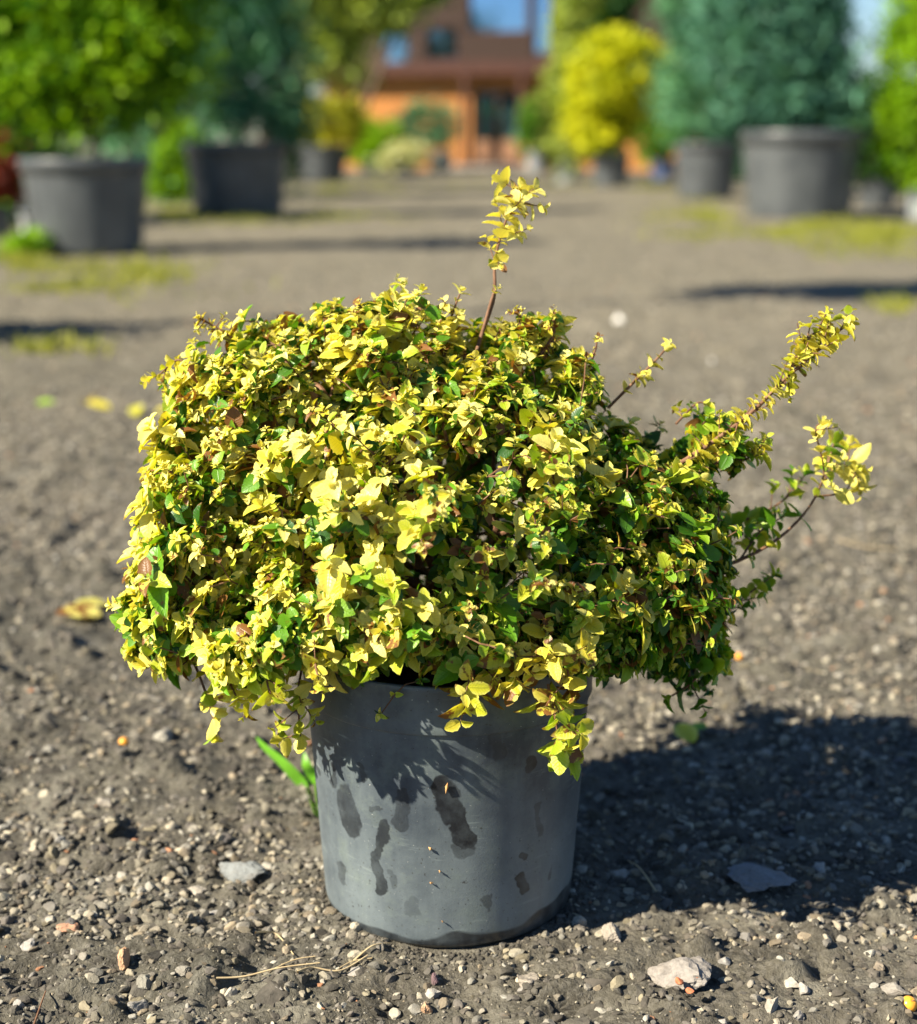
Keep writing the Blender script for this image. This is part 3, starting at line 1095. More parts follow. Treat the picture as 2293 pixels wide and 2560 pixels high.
shoot([(1700, 1330, 1.50), (1860, 1300, 1.54), (1960, 1250, 1.56), (2010, 1190, 1.57)], .0016, .0007, .018, .25, .010, .38, 'leafy green shoot above the thin open shoot', .5, .1, 330)
shoot([(1850, 1400, 1.47), (1900, 1330, 1.49), (1960, 1290, 1.50)], .0012, .0007, .017, .2, .010, .34, 'side twig low on the thin open shoot', .4, .1, 331)
shoot([(1750, 1560, 1.47), (1850, 1500, 1.49), (1930, 1440, 1.50)], .0012, .0007, .017, .3, .010, .30, 'short green shoot under the thin open shoot', .4, .1, 332)
shoot([(2060, 1200, 1.52), (2120, 1150, 1.55), (2150, 1200, 1.57)], .0010, .0006, .018, .2, .010, .80, 'yellow leaf cluster at the very right end', .5, .1, 333)
shoot([(1780, 1090, 1.45), (1850, 1150, 1.44), (1900, 1120, 1.44)], .0014, .0008, .014, .1, .006, .55, 'spray below the foot of the arching shoot', .8, .2, 334)
shoot([(600, 1600, 1.36), (575, 1690, 1.29), (590, 1740, 1.27)], .0013, .0008, .019, .2, .010, .62, 'front twig hanging beyond the left of the rim', .5, .2, 335)
shoot([(690, 1620, 1.34), (668, 1690, 1.28), (676, 1735, 1.265)], .0013, .0008, .017, .2, .010, .62, 'front twig hanging just left of the rim', .5, .2, 336)
shoot([(820, 1600, 1.33), (790, 1650, 1.27), (795, 1690, 1.25)], .0013, .0008, .016, .2, .009, .70, 'front twig dipping over the rim at the left', .6, .3, 337)
shoot([(930, 1590, 1.33), (915, 1640, 1.28), (925, 1670, 1.27)], .0012, .0008, .015, .2, .009, .45, 'small green twig over the rim left of centre', .4, .2, 338)

# ------------------------------------------------------------------ litter
def single_leaf(x, y, L, tint, label, seed, name='fallen_leaf', wf=1.0, up=.3, mat=None):
    rng = np.random.default_rng(seed)
    p = G(x, y)
    d = np.hypot(p[1], CAM_H)
    Lm = L / F_SRC * d
    mb = MB()
    a = rng.uniform(0, 6.28)
    put_leaves(mb, T_BIG, np.array([[0, 0, 0.0]]), np.array([[math.cos(a), math.sin(a), up]]), np.array([[-.2, -.3, 1.0]]), np.array([Lm]), np.array([tint]), np.array([wf]))
    o = mb.build(name, mat or M_leaf, smooth=True)
    o.location = (p[0], p[1], float(ground_h(p[0], p[1])) + .004)
    return tag(o, label, 'leaf')


single_leaf(275, 1020, 60, (.70, 0, .3), 'leftmost of three pale yellow fallen leaves on the gravel left of the shrub', 1, up=.5)
single_leaf(338, 1045, 58, (.62, 0, .4), 'middle of three pale yellow fallen leaves on the gravel left of the shrub', 2, up=.5)
single_leaf(393, 1040, 40, (.68, 0, .2), 'fallen yellow leaf nearest the left shoulder of the shrub', 3, up=.5)
single_leaf(90, 1010, 50, (.35, 0, .4), 'dull green fallen leaf on the gravel at the far left', 4)
single_leaf(220, 1005, 60, (.9, 1, .4), 'brown fallen leaf behind the three yellow ones', 5)
single_leaf(255, 1565, 110, (.95, 1, .4), 'orange brown fallen leaf beside the left edge of the shrub', 6)
single_leaf(275, 1535, 100, (.9, .1, .4), 'golden fallen leaf touching the orange brown one', 7, up=.4)
single_leaf(1735, 1875, 85, (.60, .1, .4), 'bright yellow green fallen leaf on sunny gravel right of the pot', 8, up=.4)
single_leaf(1720, 1835, 60, (.30, 0, .4), 'small green leaf just behind the bright yellow green one', 9, up=.6)

k = N('orange berry')
M_berry = k.fin(k.bsdf(k.mix(k.noise(60, 2, .5, k.obj()), (.85, .32, .02), (.9, .45, .06)), .3, .5))


def berry(x, y, dia, label):
    p = G(x, y)
    d = np.hypot(p[1], CAM_H)
    r = dia / F_SRC * d / 2
    v, f = ico(3)
    v = v * np.array([1, 1, .94])
    v[:, 2] -= .12 * np.exp(-((v[:, 0] ** 2 + v[:, 1] ** 2) / .04)) * (v[:, 2] > 0)
    b = MB().add(v * r, t=f)
    o = b.build('berry', M_berry, smooth=True)
    o.location = (p[0], p[1], float(ground_h(p[0], p[1])) + r * .8)
    o.rotation_euler = (.5, .4, 0)
    s = MB()
    tube(s, [(0, 0, r * .8), (0.0005, 0, r * 1.05), (.001, 0, r * 1.25)], [.0007, .0005, .0004], 5)
    s.build('stalk', M_twig, o)
    tag(o, label, 'berry')


berry(2272, 2518, 40, 'round orange berry in the lower right corner')
berry(310, 1860, 24, 'small orange berry on the gravel left of the pot')
berry(1848, 2016 - 370, 20, 'tiny orange berry on the gravel right of the shrub')

k = N('green blade')
uvn = k.noise(30, 3, .5, k.obj())
pb = k.bsdf(k.mix(uvn, (.10, .34, .02), (.22, .50, .04)), .4, .4)
tr = k.n('BsdfTranslucent')
tr.inputs[0].default_value = (.3, .65, .04, 1)
mx = k.n('MixShader')
mx.inputs[0].default_value = .4
k.l(pb.outputs[0], mx.inputs[1])
k.l(tr.outputs[0], mx.inputs[2])
M_blade = k.fin(mx)


def ribbon(pts, w, fold=.3):
    pts = np.array(pts, float)
    t = norm(np.gradient(pts, axis=0))
    s = norm(np.cross(t, np.array([0.2, 1.0, .3])))
    m = np.cross(s, t)
    w = np.asarray(w)[:, None]
    v = np.stack([pts - s * w + m * w * fold, pts, pts + s * w + m * w * fold], 1).reshape(-1, 3)
    i = np.arange(len(pts) - 1)[:, None] * 3 + np.arange(2)[None]
    return v, np.stack([i, i + 1, i + 4, i + 3], -1).reshape(-1, 4)


pl = empty('weed', G(790, 2040), 'bright green grass weed growing just behind the left side of the pot', 'weed')
for i, path in enumerate([[(790, 2040, None), (770, 1985, 1.72), (715, 1920, 1.73), (660, 1870, 1.75), (640, 1842, 1.76)], [(800, 2035, None), (790, 1960, 1.72), (765, 1915, 1.72), (760, 1880, 1.73)]]):
    pts = [G(path[0][0], path[0][1])] + [P(*q) for q in path[1:]]
    pts = bez(pts, 16)
    wd = np.sin(np.linspace(.5, math.pi, 16)) * .0075 + .0004
    v, q = ribbon(pts, wd)
    o = MB().add(v, q=q).build('blade', M_blade, pl, smooth=True)
    local(o, pl)

M_straw = simple_mat('dry straw', (.42, .32, .18), (.58, .47, .28), 60, .7, .2, .001)
STRAWS = [([(540, 2462), (610, 2452), (700, 2440), (800, 2432)], 'long pale straw lying on soil in front of the pot on the left'),
          ([(745, 2470), (780, 2440), (850, 2435), (920, 2410)], 'bent straw crossing the end of the long one'),
          ([(880, 2410), (930, 2392), (975, 2372)], 'short fine straw touching the pot foot'),
          ([(640, 2370), (690, 2340), (735, 2400)], 'thin curled straw between the blue grey stone and the pot'),
          ([(80, 2560), (100, 2530), (115, 2490)], 'dark thin twig at the bottom left edge'),
          ([(1640, 2240), (1600, 2180), (1570, 2150)], 'thin stalk in the shadow right of the pot'),
          ([(2090, 1360), (2160, 1375), (2250, 1385)], 'pale dry stalk on the gravel at the right edge')]
for i, (pth, lab) in enumerate(STRAWS):
    pts = []
    for j, q in enumerate(pth):
        p = G(*q)
        p[2] = float(ground_h(p[0], p[1])) + .004 + .003 * (j % 2)
        pts.append(p)
    mb = MB()
    pp = bez(pts, 24)
    tube(mb, pp, np.linspace(.0011, .0006, 24), 5)
    if i in (0, 1):
        tube(mb, bez([pp[14], pp[17] + np.array([.004, .008, .002]), pp[17] + np.array([.022, .014, .002])], 8), .0006, 4)
    o = mb.build('straw', M_straw if i != 4 else M_twig, smooth=True)
    tag(o, lab, 'straw')

# ================================================================== background planting
def pot_material(name, c1, c2):
    k = N(name)
    co = k.obj()
    dn = k.noise(4, 5, .6, co)
    mp = k.n('Mapping')
    mp.inputs['Scale'].default_value = (14, 14, 1.2)
    k.l(co, mp.inputs[0])
    st = k.noise(1, 4, .6, mp.outputs[0])
    f = k.step(k.math('ADD', k.math('MULTIPLY', dn, .6), k.math('MULTIPLY', st, .4)), .35, .65)
    return k.fin(k.bsdf(k.mix(f, c1, c2), .42, .6, bump=st, bstr=.2, bdist=.01))


M_potbig = pot_material('black nursery plastic', (.04, .046, .052), (.10, .11, .115))
M_potgrey = pot_material('grey nursery plastic', (.22, .24, .26), (.34, .36, .37))
M_potblue = pot_material('blue plastic', (.06, .09, .20), (.10, .14, .28))
M_bark = simple_mat('grey brown bark', (.09, .065, .045), (.20, .15, .11), 12, .9, .6, .02)
M_soilbg = simple_mat('dark compost', (.03, .022, .016), (.07, .05, .035), 30, .95, .5, .01)


def crown_mat(name, dark, lite, tr=.3):
    return leaf_material(name, [(0, dark), (1, lite)], tr, detail=False, rough=.5, spec=.25)


M_lime = crown_mat('lime green leaf', (.03, .14, .006), (.34, .58, .010), .4)
M_green = crown_mat('mid green leaf', (.045, .15, .015), (.13, .32, .02), .35)
M_spruce = crown_mat('blue green needle', (.020, .10, .055), (.18, .44, .22), .2)
M_blue = crown_mat('blue spruce needle', (.018, .085, .065), (.17, .42, .27), .2)
M_yel = crown_mat('golden conifer leaf', (.34, .40, .010), (.76, .76, .02), .35)
M_olive = crown_mat('olive yellow leaf', (.28, .30, .02), (.58, .58, .03), .3)
M_pale = crown_mat('pale green leaf', (.26, .36, .06), (.56, .64, .15), .4)
M_dark = crown_mat('dark green leaf', (.02, .07, .02), (.06, .16, .03), .2)
M_red = crown_mat('red leaf', (.14, .02, .015), (.34, .07, .03), .3)
M_white = crown_mat('white variegated leaf', (.45, .5, .22), (.75, .75, .45), .3)

T_BG = leaf_template(3, 1, .60, 0, .3, .3)
T_ND = leaf_template(3, 1, .28, 0, .3, .2)


def crown(name, mat, parent, lobes, n_clump, per, leaf, spread, seed, needle=False, tone=0.0):
    """leaf clumps spread through a set of ellipsoid lobes (world centres and radii)"""
    rng = np.random.default_rng(seed)
    w = np.array([l[1][0] * l[1][1] * l[1][2] for l in lobes]) ** .8
    w /= w.sum()
    ci = rng.choice(len(lobes), n_clump, p=w)
    c = np.array([lobes[i][0] for i in ci])
    r = np.array([lobes[i][1] for i in ci])
    d = norm(rng.normal(size=(n_clump, 3)))
    rad = rng.uniform(.35, 1.0, (n_clump, 1)) ** .5
    cc = c + d * r * rad
    bumps = norm(rng.normal(size=(9, 3)))
    bd = (d @ bumps.T).max(1, keepdims=True)
    rad = rad * (.80 + .38 * np.clip((bd - .55) / .4, 0, 1))
    cc = c + d * r * rad
    far_ = rng.random((n_clump, 1)) < .08
    cc = np.where(far_, c + d * r * rng.uniform(1.05, 1.32, (n_clump, 1)), cc)
    cc = cc[cc[:, 2] > .05]
    d = None
    m = len(cc)
    dirs = norm(cc - np.array([np.mean(cc[:, 0]), np.mean(cc[:, 1]), 0]) * [1, 1, 0] - np.array([0, 0, np.mean(cc[:, 2])]) * .6)
    tone_c = np.clip(rng.normal(.45 + tone, .30, m), 0, 1)
    pos = np.repeat(cc, per, 0) + rng.normal(size=(m * per, 3)) * spread * np.array([1, 1, .7])
    ax = norm(rng.normal(size=(m * per, 3)) + np.repeat(dirs, per, 0) * .9 + np.array([0, 0, -.1 if needle else .1]))
    nr = norm(rng.normal(size=(m * per, 3)) * .6 + np.array([0, 0, 1.0]))
    L = leaf * rng.uniform(.6, 1.3, m * per)
    tint = np.stack([np.clip(np.repeat(tone_c, per) + rng.normal(size=m * per) * .18, 0, 1), np.zeros(m * per), rng.random(m * per)], 1)
    mb = MB()
    put_leaves(mb, T_ND if needle else T_BG, pos, ax, nr, L, tint)
    o = mb.build(name, mat, parent)
    if parent:
        local(o, parent)
    return o


def spruce_lobes(base, h, r, z0, seed, n=34, droop=.25):
    rng = np.random.default_rng(seed)
    out = []
    br = []
    for i in range(n):
        f = (i + .5) / n
        z = z0 + (h - z0) * f
        L = r * (1 - f) ** .75 * rng.uniform(.8, 1.15) + .08
        a = i * 2.4 + rng.normal() * .2
        dr = np.array([math.cos(a), math.sin(a), 0])
        st = base + np.array([0, 0, z])
        en = st + dr * L + np.array([0, 0, -droop * L + .15 * L])
        br.append((st, en))
        for s in (.4, .7, .95):
            q = st + (en - st) * s
            out.append((q, np.array([L * .24 + .05, L * .24 + .05, L * .12 + .04])))
    return out, br


def plant(name, label, cat, mat, pot_px=None, pot_mat=None, base=None, lobes_px=None, leaf=.05, n=180, per=26, spread=.06, seed=1, trunk_r=.03, needle=False,
          group=None, conifer=None, ribs=False, tone=0.0, flare=.82, lobes_w=None):
    """pot_px = (x0, x1, y_rim, y_base)"""
    if pot_px:
        x0, x1, yr, yb = pot_px
        gp = G((x0 + x1) / 2, yb)
        Rr = (x1 - x0) / F_SRC * gp[1] / 2
        Yc = gp[1] + Rr * flare
        Xc = ((x0 + x1) / 2 - 1146.5) / F_SRC * Yc * 1.0
        Rr = (x1 - x0) / F_SRC * Yc / 2 / math.cos(PITCH) * .97
        ph = P((x0 + x1) / 2, yr, Yc - Rr * .5)[2]
        b = np.array([Xc, Yc, 0.0])
    else:
        b = np.array([base[0], base[1], 0.0])
        ph = 0.0
    z_off = float(ground_h(b[0], b[1])) - .01
    b[2] = z_off
    root = empty(name, b, label, cat, group)
    if pot_px:
        mb = MB()
        rb = Rr * flare
        pr = [(0, .01), (rb * .96, .0), (rb, .015)] + [(rb + (Rr * .95 - rb) * f, .015 + (ph * .86 - .015) * f) for f in np.linspace(.05, 1, 10)]
        pr += [(Rr * .955, ph * .865), (Rr, ph * .875), (Rr, ph * .985), (Rr * .985, ph), (Rr * .955, ph * .985), (Rr * .94, ph * .8)]
        lathe(mb, pr, b, 56)
        p_ = mb.build('pot', pot_mat or M_potbig, root, smooth=True)
        local(p_, root)
        sm = MB()
        lathe(sm, [(0.001, ph * .93), (Rr * .5, ph * .925), (Rr * .945, ph * .91)], b, 32)
        s_ = sm.build('soil', M_soilbg, root)
        local(s_, root)
    lob = []
    if lobes_px:
        for (x, y, rx, ry) in lobes_px:
            c = P(x, y, b[1])
            k_ = b[1] / F_SRC
            lob.append((c, np.array([rx * k_, rx * k_ * .72, ry * k_])))
    if lobes_w:
        lob += [(b + np.array(c), np.array(r)) for c, r in lobes_w]
    tm = MB()
    if conifer:
        h, r, z0 = conifer
        sl_, br_ = spruce_lobes(b, h, r, z0, seed)
        lob += sl_
        for s0, s1 in br_:
            tube(tm, np.linspace(s0, s1, 4), np.linspace(.014, .004, 4), 5)
        top = b + np.array([0, 0, h])
    else:
        top = max((l[0] + np.array([0, 0, l[1][2] * .6]) for l in lob), key=lambda q: q[2])
        rng = np.random.default_rng(seed + 9)
        st = b + np.array([0, 0, ph * .9 + .15 * (top[2] - ph)])
        for l in lob:
            q = l[0]
            mid_ = (st + q) / 2 + rng.normal(size=3) * .03
            tube(tm, bez([st, mid_, q], 8), np.linspace(trunk_r * .5, trunk_r * .2, 8), 6)
    tp = [b + np.array([0, 0, max(ph * .88, 0.0)]), b * .7 + top * .3 + np.array([0.02, 0, 0]), top]
    tube(tm, bez(tp, 10), np.linspace(trunk_r, trunk_r * .3, 10), 8)
    t_ = tm.build('trunk', M_bark, root, smooth=True)
    local(t_, root)
    crown('crown', mat, root, lob, n, per, leaf, spread, seed, needle, tone)
    return root


# --- left row
plant('potted_shrub', 'large lime green leafy shrub in the nearest big black pot on the left', 'potted plant', M_lime, (75, 392, 388, 638),
      lobes_px=[(120, 130, 170, 150), (330, 130, 150, 140), (420, 200, 90, 120), (50, 215, 110, 90), (240, 270, 130, 85), (260, -60, 200, 150), (40, -40, 120, 120), (400, 40, 110, 120)],
      leaf=.075, n=620, per=26, spread=.085, seed=41, trunk_r=.035)
plant('potted_conifer', 'dark blue green conifer in the second big black pot on the left', 'potted plant', M_spruce, (476, 735, 352, 545),
      lobes_px=[(640, 60, 110, 120), (560, 150, 70, 90), (700, 180, 70, 100), (640, 270, 95, 60), (720, 270, 50, 70), (620, -90, 110, 120), (560, 20, 60, 70)],
      leaf=.10, n=480, per=26, spread=.10, seed=42, trunk_r=.04, needle=True, tone=-.15)
plant('potted_shrub', 'olive yellow ball shaped shrub in a pot left of the brick building', 'potted plant', M_olive, (752, 876, 362, 458), pot_mat=M_potbig,
      lobes_px=[(835, 310, 66, 56), (790, 310, 40, 44), (870, 320, 38, 40)], leaf=.09, n=170, per=24, spread=.07, seed=43, tone=.1)
plant('shrub', 'tall dark green bush between the dark conifer and the olive ball shrub', 'shrub', M_green, base=G(735, 455)[:2],
      lobes_px=[(735, 270, 40, 90), (740, 370, 36, 60)], leaf=.10, n=120, per=22, spread=.09, seed=44, tone=-.1)
plant('shrub', 'bright green small bush in the gap between the two big black pots on the left', 'shrub', M_lime, base=G(440, 508)[:2],
      lobes_px=[(440, 410, 45, 60), (425, 470, 42, 40), (455, 360, 34, 40)], leaf=.07, n=150, per=22, spread=.06, seed=45, tone=.1)
plant('potted_shrub', 'red leaved shrub in a small pot at the far left edge', 'potted plant', M_red, (-40, 45, 520, 600),
      lobes_px=[(5, 400, 36, 48), (-30, 450, 50, 50), (10, 470, 28, 34)], leaf=.06, n=120, per=20, spread=.05, seed=46)
plant('weed', 'low bright green weed at the foot of the nearest big black pot', 'weed', M_lime, base=G(75, 640)[:2],
      lobes_px=[(80, 612, 38, 18), (50, 622, 30, 12)], leaf=.05, n=50, per=16, spread=.03, seed=47, trunk_r=.006, tone=.2)
plant('lime_shrub', 'bright lime rounded shrub standing in front of the brick wall', 'shrub', M_lime, (905, 975, 402, 432), pot_mat=M_potbig,
      lobes_px=[(945, 355, 48, 52), (925, 385, 36, 34)], leaf=.12, n=110, per=20, spread=.09, seed=48, tone=.35)
plant('variegated_shrub', 'low creamy white variegated shrub beside the lime shrub', 'shrub', M_white, (985, 1045, 412, 436), pot_mat=M_potbig,
      lobes_px=[(1015, 392, 40, 30), (990, 400, 30, 20)], leaf=.11, n=80, per=18, spread=.08, seed=49, tone=.1)
plant('potted_shrub', 'blue green shrub left of the building door', 'potted plant', M_spruce, (1075, 1135, 378, 430), pot_mat=M_potgrey,
      lobes_px=[(1060, 320, 60, 50), (1110, 320, 34, 55), (1020, 310, 36, 40), (1065, 280, 24, 30)], leaf=.14, n=130, per=20, spread=.1, seed=50, needle=True)
plant('potted_shrub', 'slender bright green shrub in a pale pot right of the building door', 'potted plant', M_green, (1312, 1358, 378, 432), pot_mat=M_potgrey,
      lobes_px=[(1333, 310, 24, 60), (1333, 350, 24, 34)], leaf=.12, n=90, per=18, spread=.07, seed=51, tone=.2)

# --- right row
plant('potted_conifer', 'pale yellow green column conifer in a grey pot at the corner of the brick building', 'potted plant', M_pale, (1380, 1445, 375, 458), pot_mat=M_potgrey,
      lobes_px=[(1415, 300, 58, 100), (1430, 150, 48, 120), (1440, -20, 44, 130), (1400, 350, 44, 40)], leaf=.14, n=260, per=26, spread=.09, seed=52, trunk_r=.05)
plant('potted_shrub', 'round vivid yellow conifer in a dark grey pot in the right row', 'potted plant', M_yel, (1470, 1566, 385, 468),
      lobes_px=[(1545, 220, 115, 105), (1510, 300, 85, 75), (1600, 190, 75, 70), (1480, 340, 60, 45), (1560, 140, 75, 50)], leaf=.11, n=420, per=26, spread=.085, seed=53, tone=.05)
plant('potted_shrub', 'green bush in a small blue pot under the yellow conifer', 'potted plant', M_green, (1615, 1680, 395, 448), pot_mat=M_potblue,
      lobes_px=[(1650, 330, 60, 60), (1680, 260, 55, 70)], leaf=.10, n=150, per=22, spread=.08, seed=54, tone=.0)
plant('potted_conifer', 'soft green conifer in a ribbed dark pot beside the largest pot', 'potted plant', M_spruce, (1672, 1832, 352, 496),
      lobes_px=[(1750, 270, 90, 75), (1735, 180, 75, 90), (1790, 120, 80, 100), (1750, 10, 90, 100)], leaf=.10, n=380, per=26, spread=.09, seed=55, needle=True, tone=.15)
plant('potted_spruce', 'large blue spruce in the widest dark grey pot on the right', 'potted plant', M_blue, (1832, 2135, 322, 550),
      lobes_px=[(1960, 240, 140, 60), (1920, 120, 120, 90), (2020, 130, 80, 110), (1940, 0, 130, 100), (2040, 260, 70, 50), (1850, 60, 90, 70)],
      leaf=.11, n=620, per=28, spread=.10, seed=56, needle=True, trunk_r=.06, tone=-.0)
plant('potted_shrub', 'bright yellow green thuja in a pale pot at the right edge', 'potted plant', M_lime, (2238, 2370, 452, 548), pot_mat=M_potgrey,
      lobes_px=[(2290, 200, 85, 150), (2260, 340, 70, 90), (2300, 420, 70, 50), (2330, 60, 90, 100)], leaf=.08, n=330, per=24, spread=.08, seed=57, tone=.25)
plant('potted_shrub', 'dark green shrub in a black pot in shade right of the widest pot', 'potted plant', M_dark, (2125, 2225, 392, 520),
      lobes_px=[(2175, 350, 60, 60), (2190, 280, 45, 70), (2160, 400, 50, 30)], leaf=.09, n=160, per=22, spread=.08, seed=58)
# trees rising behind the rows
plant('tree', 'dark narrow conifer behind the yellow conifer', 'tree', M_dark, base=(3.0, 32), lobes_px=[(1525, 60, 36, 90), (1520, 160, 40, 100), (1525, 280, 42, 90)], leaf=.22, n=120, per=22, spread=.16, seed=59, trunk_r=.08)
plant('tree', 'light green leafy tree hanging over the left of the brick building', 'tree', M_pale, base=(-3.2, 26),
      lobes_px=[(860, -10, 120, 90), (950, -20, 90, 70), (800, 80, 90, 90), (850, 130, 70, 60), (780, -80, 130, 100)], leaf=.16, n=330, per=24, spread=.14, seed=60, trunk_r=.09, tone=-.15)
plant('tree', 'bright green branch tipped tree over the roof side of the building', 'tree', M_green, base=(-2.2, 29),
      lobes_px=[(1010, -20, 90, 45), (960, 30, 70, 40), (1060, -60, 100, 50)], leaf=.16, n=170, per=24, spread=.13, seed=61, trunk_r=.08, tone=.1)
plant('tree', 'blue green spruce behind the widest pot on the right', 'tree', M_blue, base=(4.35, 21), conifer=(4.6, .8, .4), leaf=.13, n=520, per=26, spread=.13, seed=62, needle=True, trunk_r=.07)
plant('tree', 'green thuja standing behind the red leaved shrub on the left', 'tree', M_green, base=(-4.2, 14.0), conifer=(3.2, .9, .1), leaf=.10, n=420, per=24, spread=.10, seed=63, trunk_r=.05)
plant('tree', 'blue green conifer behind the second big black pot on the left', 'tree', M_spruce, base=(-3.6, 20.0), conifer=(5.0, 1.2, .2), leaf=.13, n=480, per=24, spread=.13, seed=64, needle=True, trunk_r=.07)
plant('tree', 'dark leafy tree behind the left row near the building', 'tree', M_dark, base=(-5.6, 27.0), lobes_w=[((0, 0, 2.6), (1.4, 1.2, 1.5)), ((.8, 0, 1.4), (1.1, 1.0, 1.1)), ((-.8, 0, 3.4), (1.2, 1., 1.1))], leaf=.17, n=380, per=24, spread=.17, seed=65, trunk_r=.1)
plant('tree', 'green conifer behind the right row near the building', 'tree', M_green, base=(5.0, 29.0), conifer=(5.2, 1.2, .2), leaf=.15, n=420, per=24, spread=.14, seed=66, trunk_r=.08)
plant('tree', 'bushy green tree beyond the right edge row', 'tree', M_dark, base=(8.2, 22.0), lobes_w=[((0, 0, 1.3), (1.5, 1.2, 1.1)), ((-.9, 0, 1.0), (1.1, 1.0, .9)), ((1.2, 0, 1.6), (1.2, 1., 1.1))], leaf=.15, n=330, per=24, spread=.16, seed=67, trunk_r=.08)
# nursery stock beside the camera, outside the frame, whose shadows cross the yard
plant('tree', 'tall clear stemmed tree beside the yard left of all the pots', 'potted plant', M_green, base=(-2.2, 5.75),
      lobes_w=[((0, 0, 3.75), (.50, .36, .38)), ((.35, 0.05, 4.1), (.5, .38, .36)), ((-.3, .1, 3.4), (.25, .2, .2)), ((0.05, 0.05, .40), (.30, .24, .32))], leaf=.08, n=330, per=26, spread=.07, seed=68, trunk_r=.034)

# ------------------------------------------------------------------ grass patches
def grass(name, label, patches, seed, mat, h=.05):
    rng = np.random.default_rng(seed)
    mb = MB()
    pos = []
    for (x0, x1, y0, y1, n) in patches:
        q = 0
        while q < n:
            x, y = rng.normal((x0 + x1) / 2, (x1 - x0) * .30), rng.normal((y0 + y1) / 2, (y1 - y0) * .28)
            g_ = G(x, max(y, 440))
            if vnoise(np.array([g_[0] * 2.6 + 50]), np.array([g_[1] * 1.8]), seed)[0] < rng.uniform(.35, .85):
                continue
            pos.append([g_[0], g_[1], float(ground_h(g_[0], g_[1])) - .004])
            q += 1
    pos = np.array(pos)
    n = len(pos)
    ax = norm(np.stack([rng.normal(size=n) * .6, rng.normal(size=n) * .6, np.ones(n)], 1))
    nr = norm(np.stack([rng.normal(size=n), rng.normal(size=n), np.full(n, .2)], 1))
    tint = np.stack([rng.random(n), np.zeros(n), rng.random(n)], 1)
    put_leaves(mb, leaf_template(4, 1, .16, 0, .3, .5), pos, ax, nr, h * rng.uniform(.5, 1.4, n), tint)
    o = mb.build(name, mat)
    return tag(o, label, 'grass', kind='stuff')


M_grass = crown_mat('yellow green grass', (.16, .20, .03), (.38, .38, .05), .35)
grass('grass', 'thin yellow green grass growing in patches along both pot rows and across the yard', [
    (0, 480, 655, 745, 1300), (390, 520, 520, 560, 1500), (500, 900, 535, 560, 1300), (740, 1000, 450, 500, 900), (1640, 1840, 510, 590, 1100), (1830, 2293, 550, 600, 2600),
    (2000, 2293, 580, 640, 1000), (0, 110, 600, 680, 900), (30, 290, 868, 892, 130), (1560, 1700, 455, 480, 500), (2150, 2293, 750, 790, 120), (1100, 1500, 455, 475, 300)], 5, M_grass, .055)

# ================================================================== brick building
BY = 38.0
bc = np.array([(1190 - 1146.5) / F_SRC * BY, BY, 0.0])
RZ = R(-14)
k = N('orange brick wall')
co = k.obj()
mp = k.n('Mapping')
mp.inputs['Rotation'].default_value = (R(90), 0, 0)
k.l(co, mp.inputs[0])
bt = k.n('TexBrick')
bt.inputs['Scale'].default_value = 1.0
bt.inputs['Brick Width'].default_value = .26
bt.inputs['Row Height'].default_value = .085
bt.inputs['Mortar Size'].default_value = .008
bt.inputs['Color1'].default_value = (.50, .19, .035, 1)
bt.inputs['Color2'].default_value = (.40, .14, .025, 1)
bt.inputs['Mortar'].default_value = (.32, .20, .10, 1)
k.l(mp.outputs[0], bt.inputs[0])
M_brick = k.fin(k.bsdf(k.mix(.25, bt.outputs[0], k.mix(k.noise(1.2, 4, .6, co), (.30, .13, .05), (.62, .32, .12))), .85, .2, bump=bt.outputs['Fac'], bstr=.3, bdist=.01))
k = N('dark stained boards')
co = k.obj()
mp = k.n('Mapping')
mp.inputs['Scale'].default_value = (1, 1, 7)
k.l(co, mp.inputs[0])
wv = k.n('TexWave', wave_type='BANDS', bands_direction='Z')
wv.inputs['Scale'].default_value = 1.0
wv.inputs['Distortion'].default_value = .5
k.l(mp.outputs[0], wv.inputs[0])
M_boards = k.fin(k.bsdf(k.mix(k.noise(6, 4, .6, mp.outputs[0]), (.020, .009, .005), (.045, .019, .011)), .6, .3, bump=wv.outputs[1], bstr=.4, bdist=.03))
M_trim = simple_mat('dark brown trim', (.05, .02, .015), (.09, .035, .022), 6, .6, .2, .01)
M_step = simple_mat('worn concrete', (.22, .2, .18), (.34, .31, .28), 5, .9, .4, .01)
k = N('window glass')
gb = k.bsdf((.02, .03, .04), .04, .9)
gl = k.n('BsdfGlossy')
gl.inputs['Roughness'].default_value = .05
gl.inputs[0].default_value = (.38, .62, .95, 1)  # sky blue of the reflection is put into the gloss colour
mx = k.n('MixShader')
mx.inputs[0].default_value = .62
k.l(gb.outputs[0], mx.inputs[1])
k.l(gl.outputs[0], mx.inputs[2])
M_glass = k.fin(mx)
M_curtain = simple_mat('grey blind', (.25, .30, .36), (.34, .38, .43), 3, .8, .1, .01)
M_roof = simple_mat('red brown roof tiles', (.20, .07, .045), (.30, .11, .07), 5, .8, .5, .03)

bld = empty('brick_building', bc, 'two storey building, orange brick below and dark brown above, at the end of the yard', 'building')
bld.rotation_euler = (0, 0, RZ)


def bx(x):          # photo x -> metres along the facade
    return (x - 1190) / F_SRC * BY / math.cos(RZ)


def bz(y):          # photo y -> height
    return P(1190, y, BY)[2]


XL, XR = bx(800), bx(1760)
wall_spans = []
ztop_low = bz(182)
door_x0, door_x1, door_top = bx(1178), bx(1302), bz(222)


def wallbox(mb, x0, x1, z0, z1, y0=0.0, d=.3):
    mb.box(((x0 + x1) / 2, y0 + d / 2, (z0 + z1) / 2), (x1 - x0, d, z1 - z0))


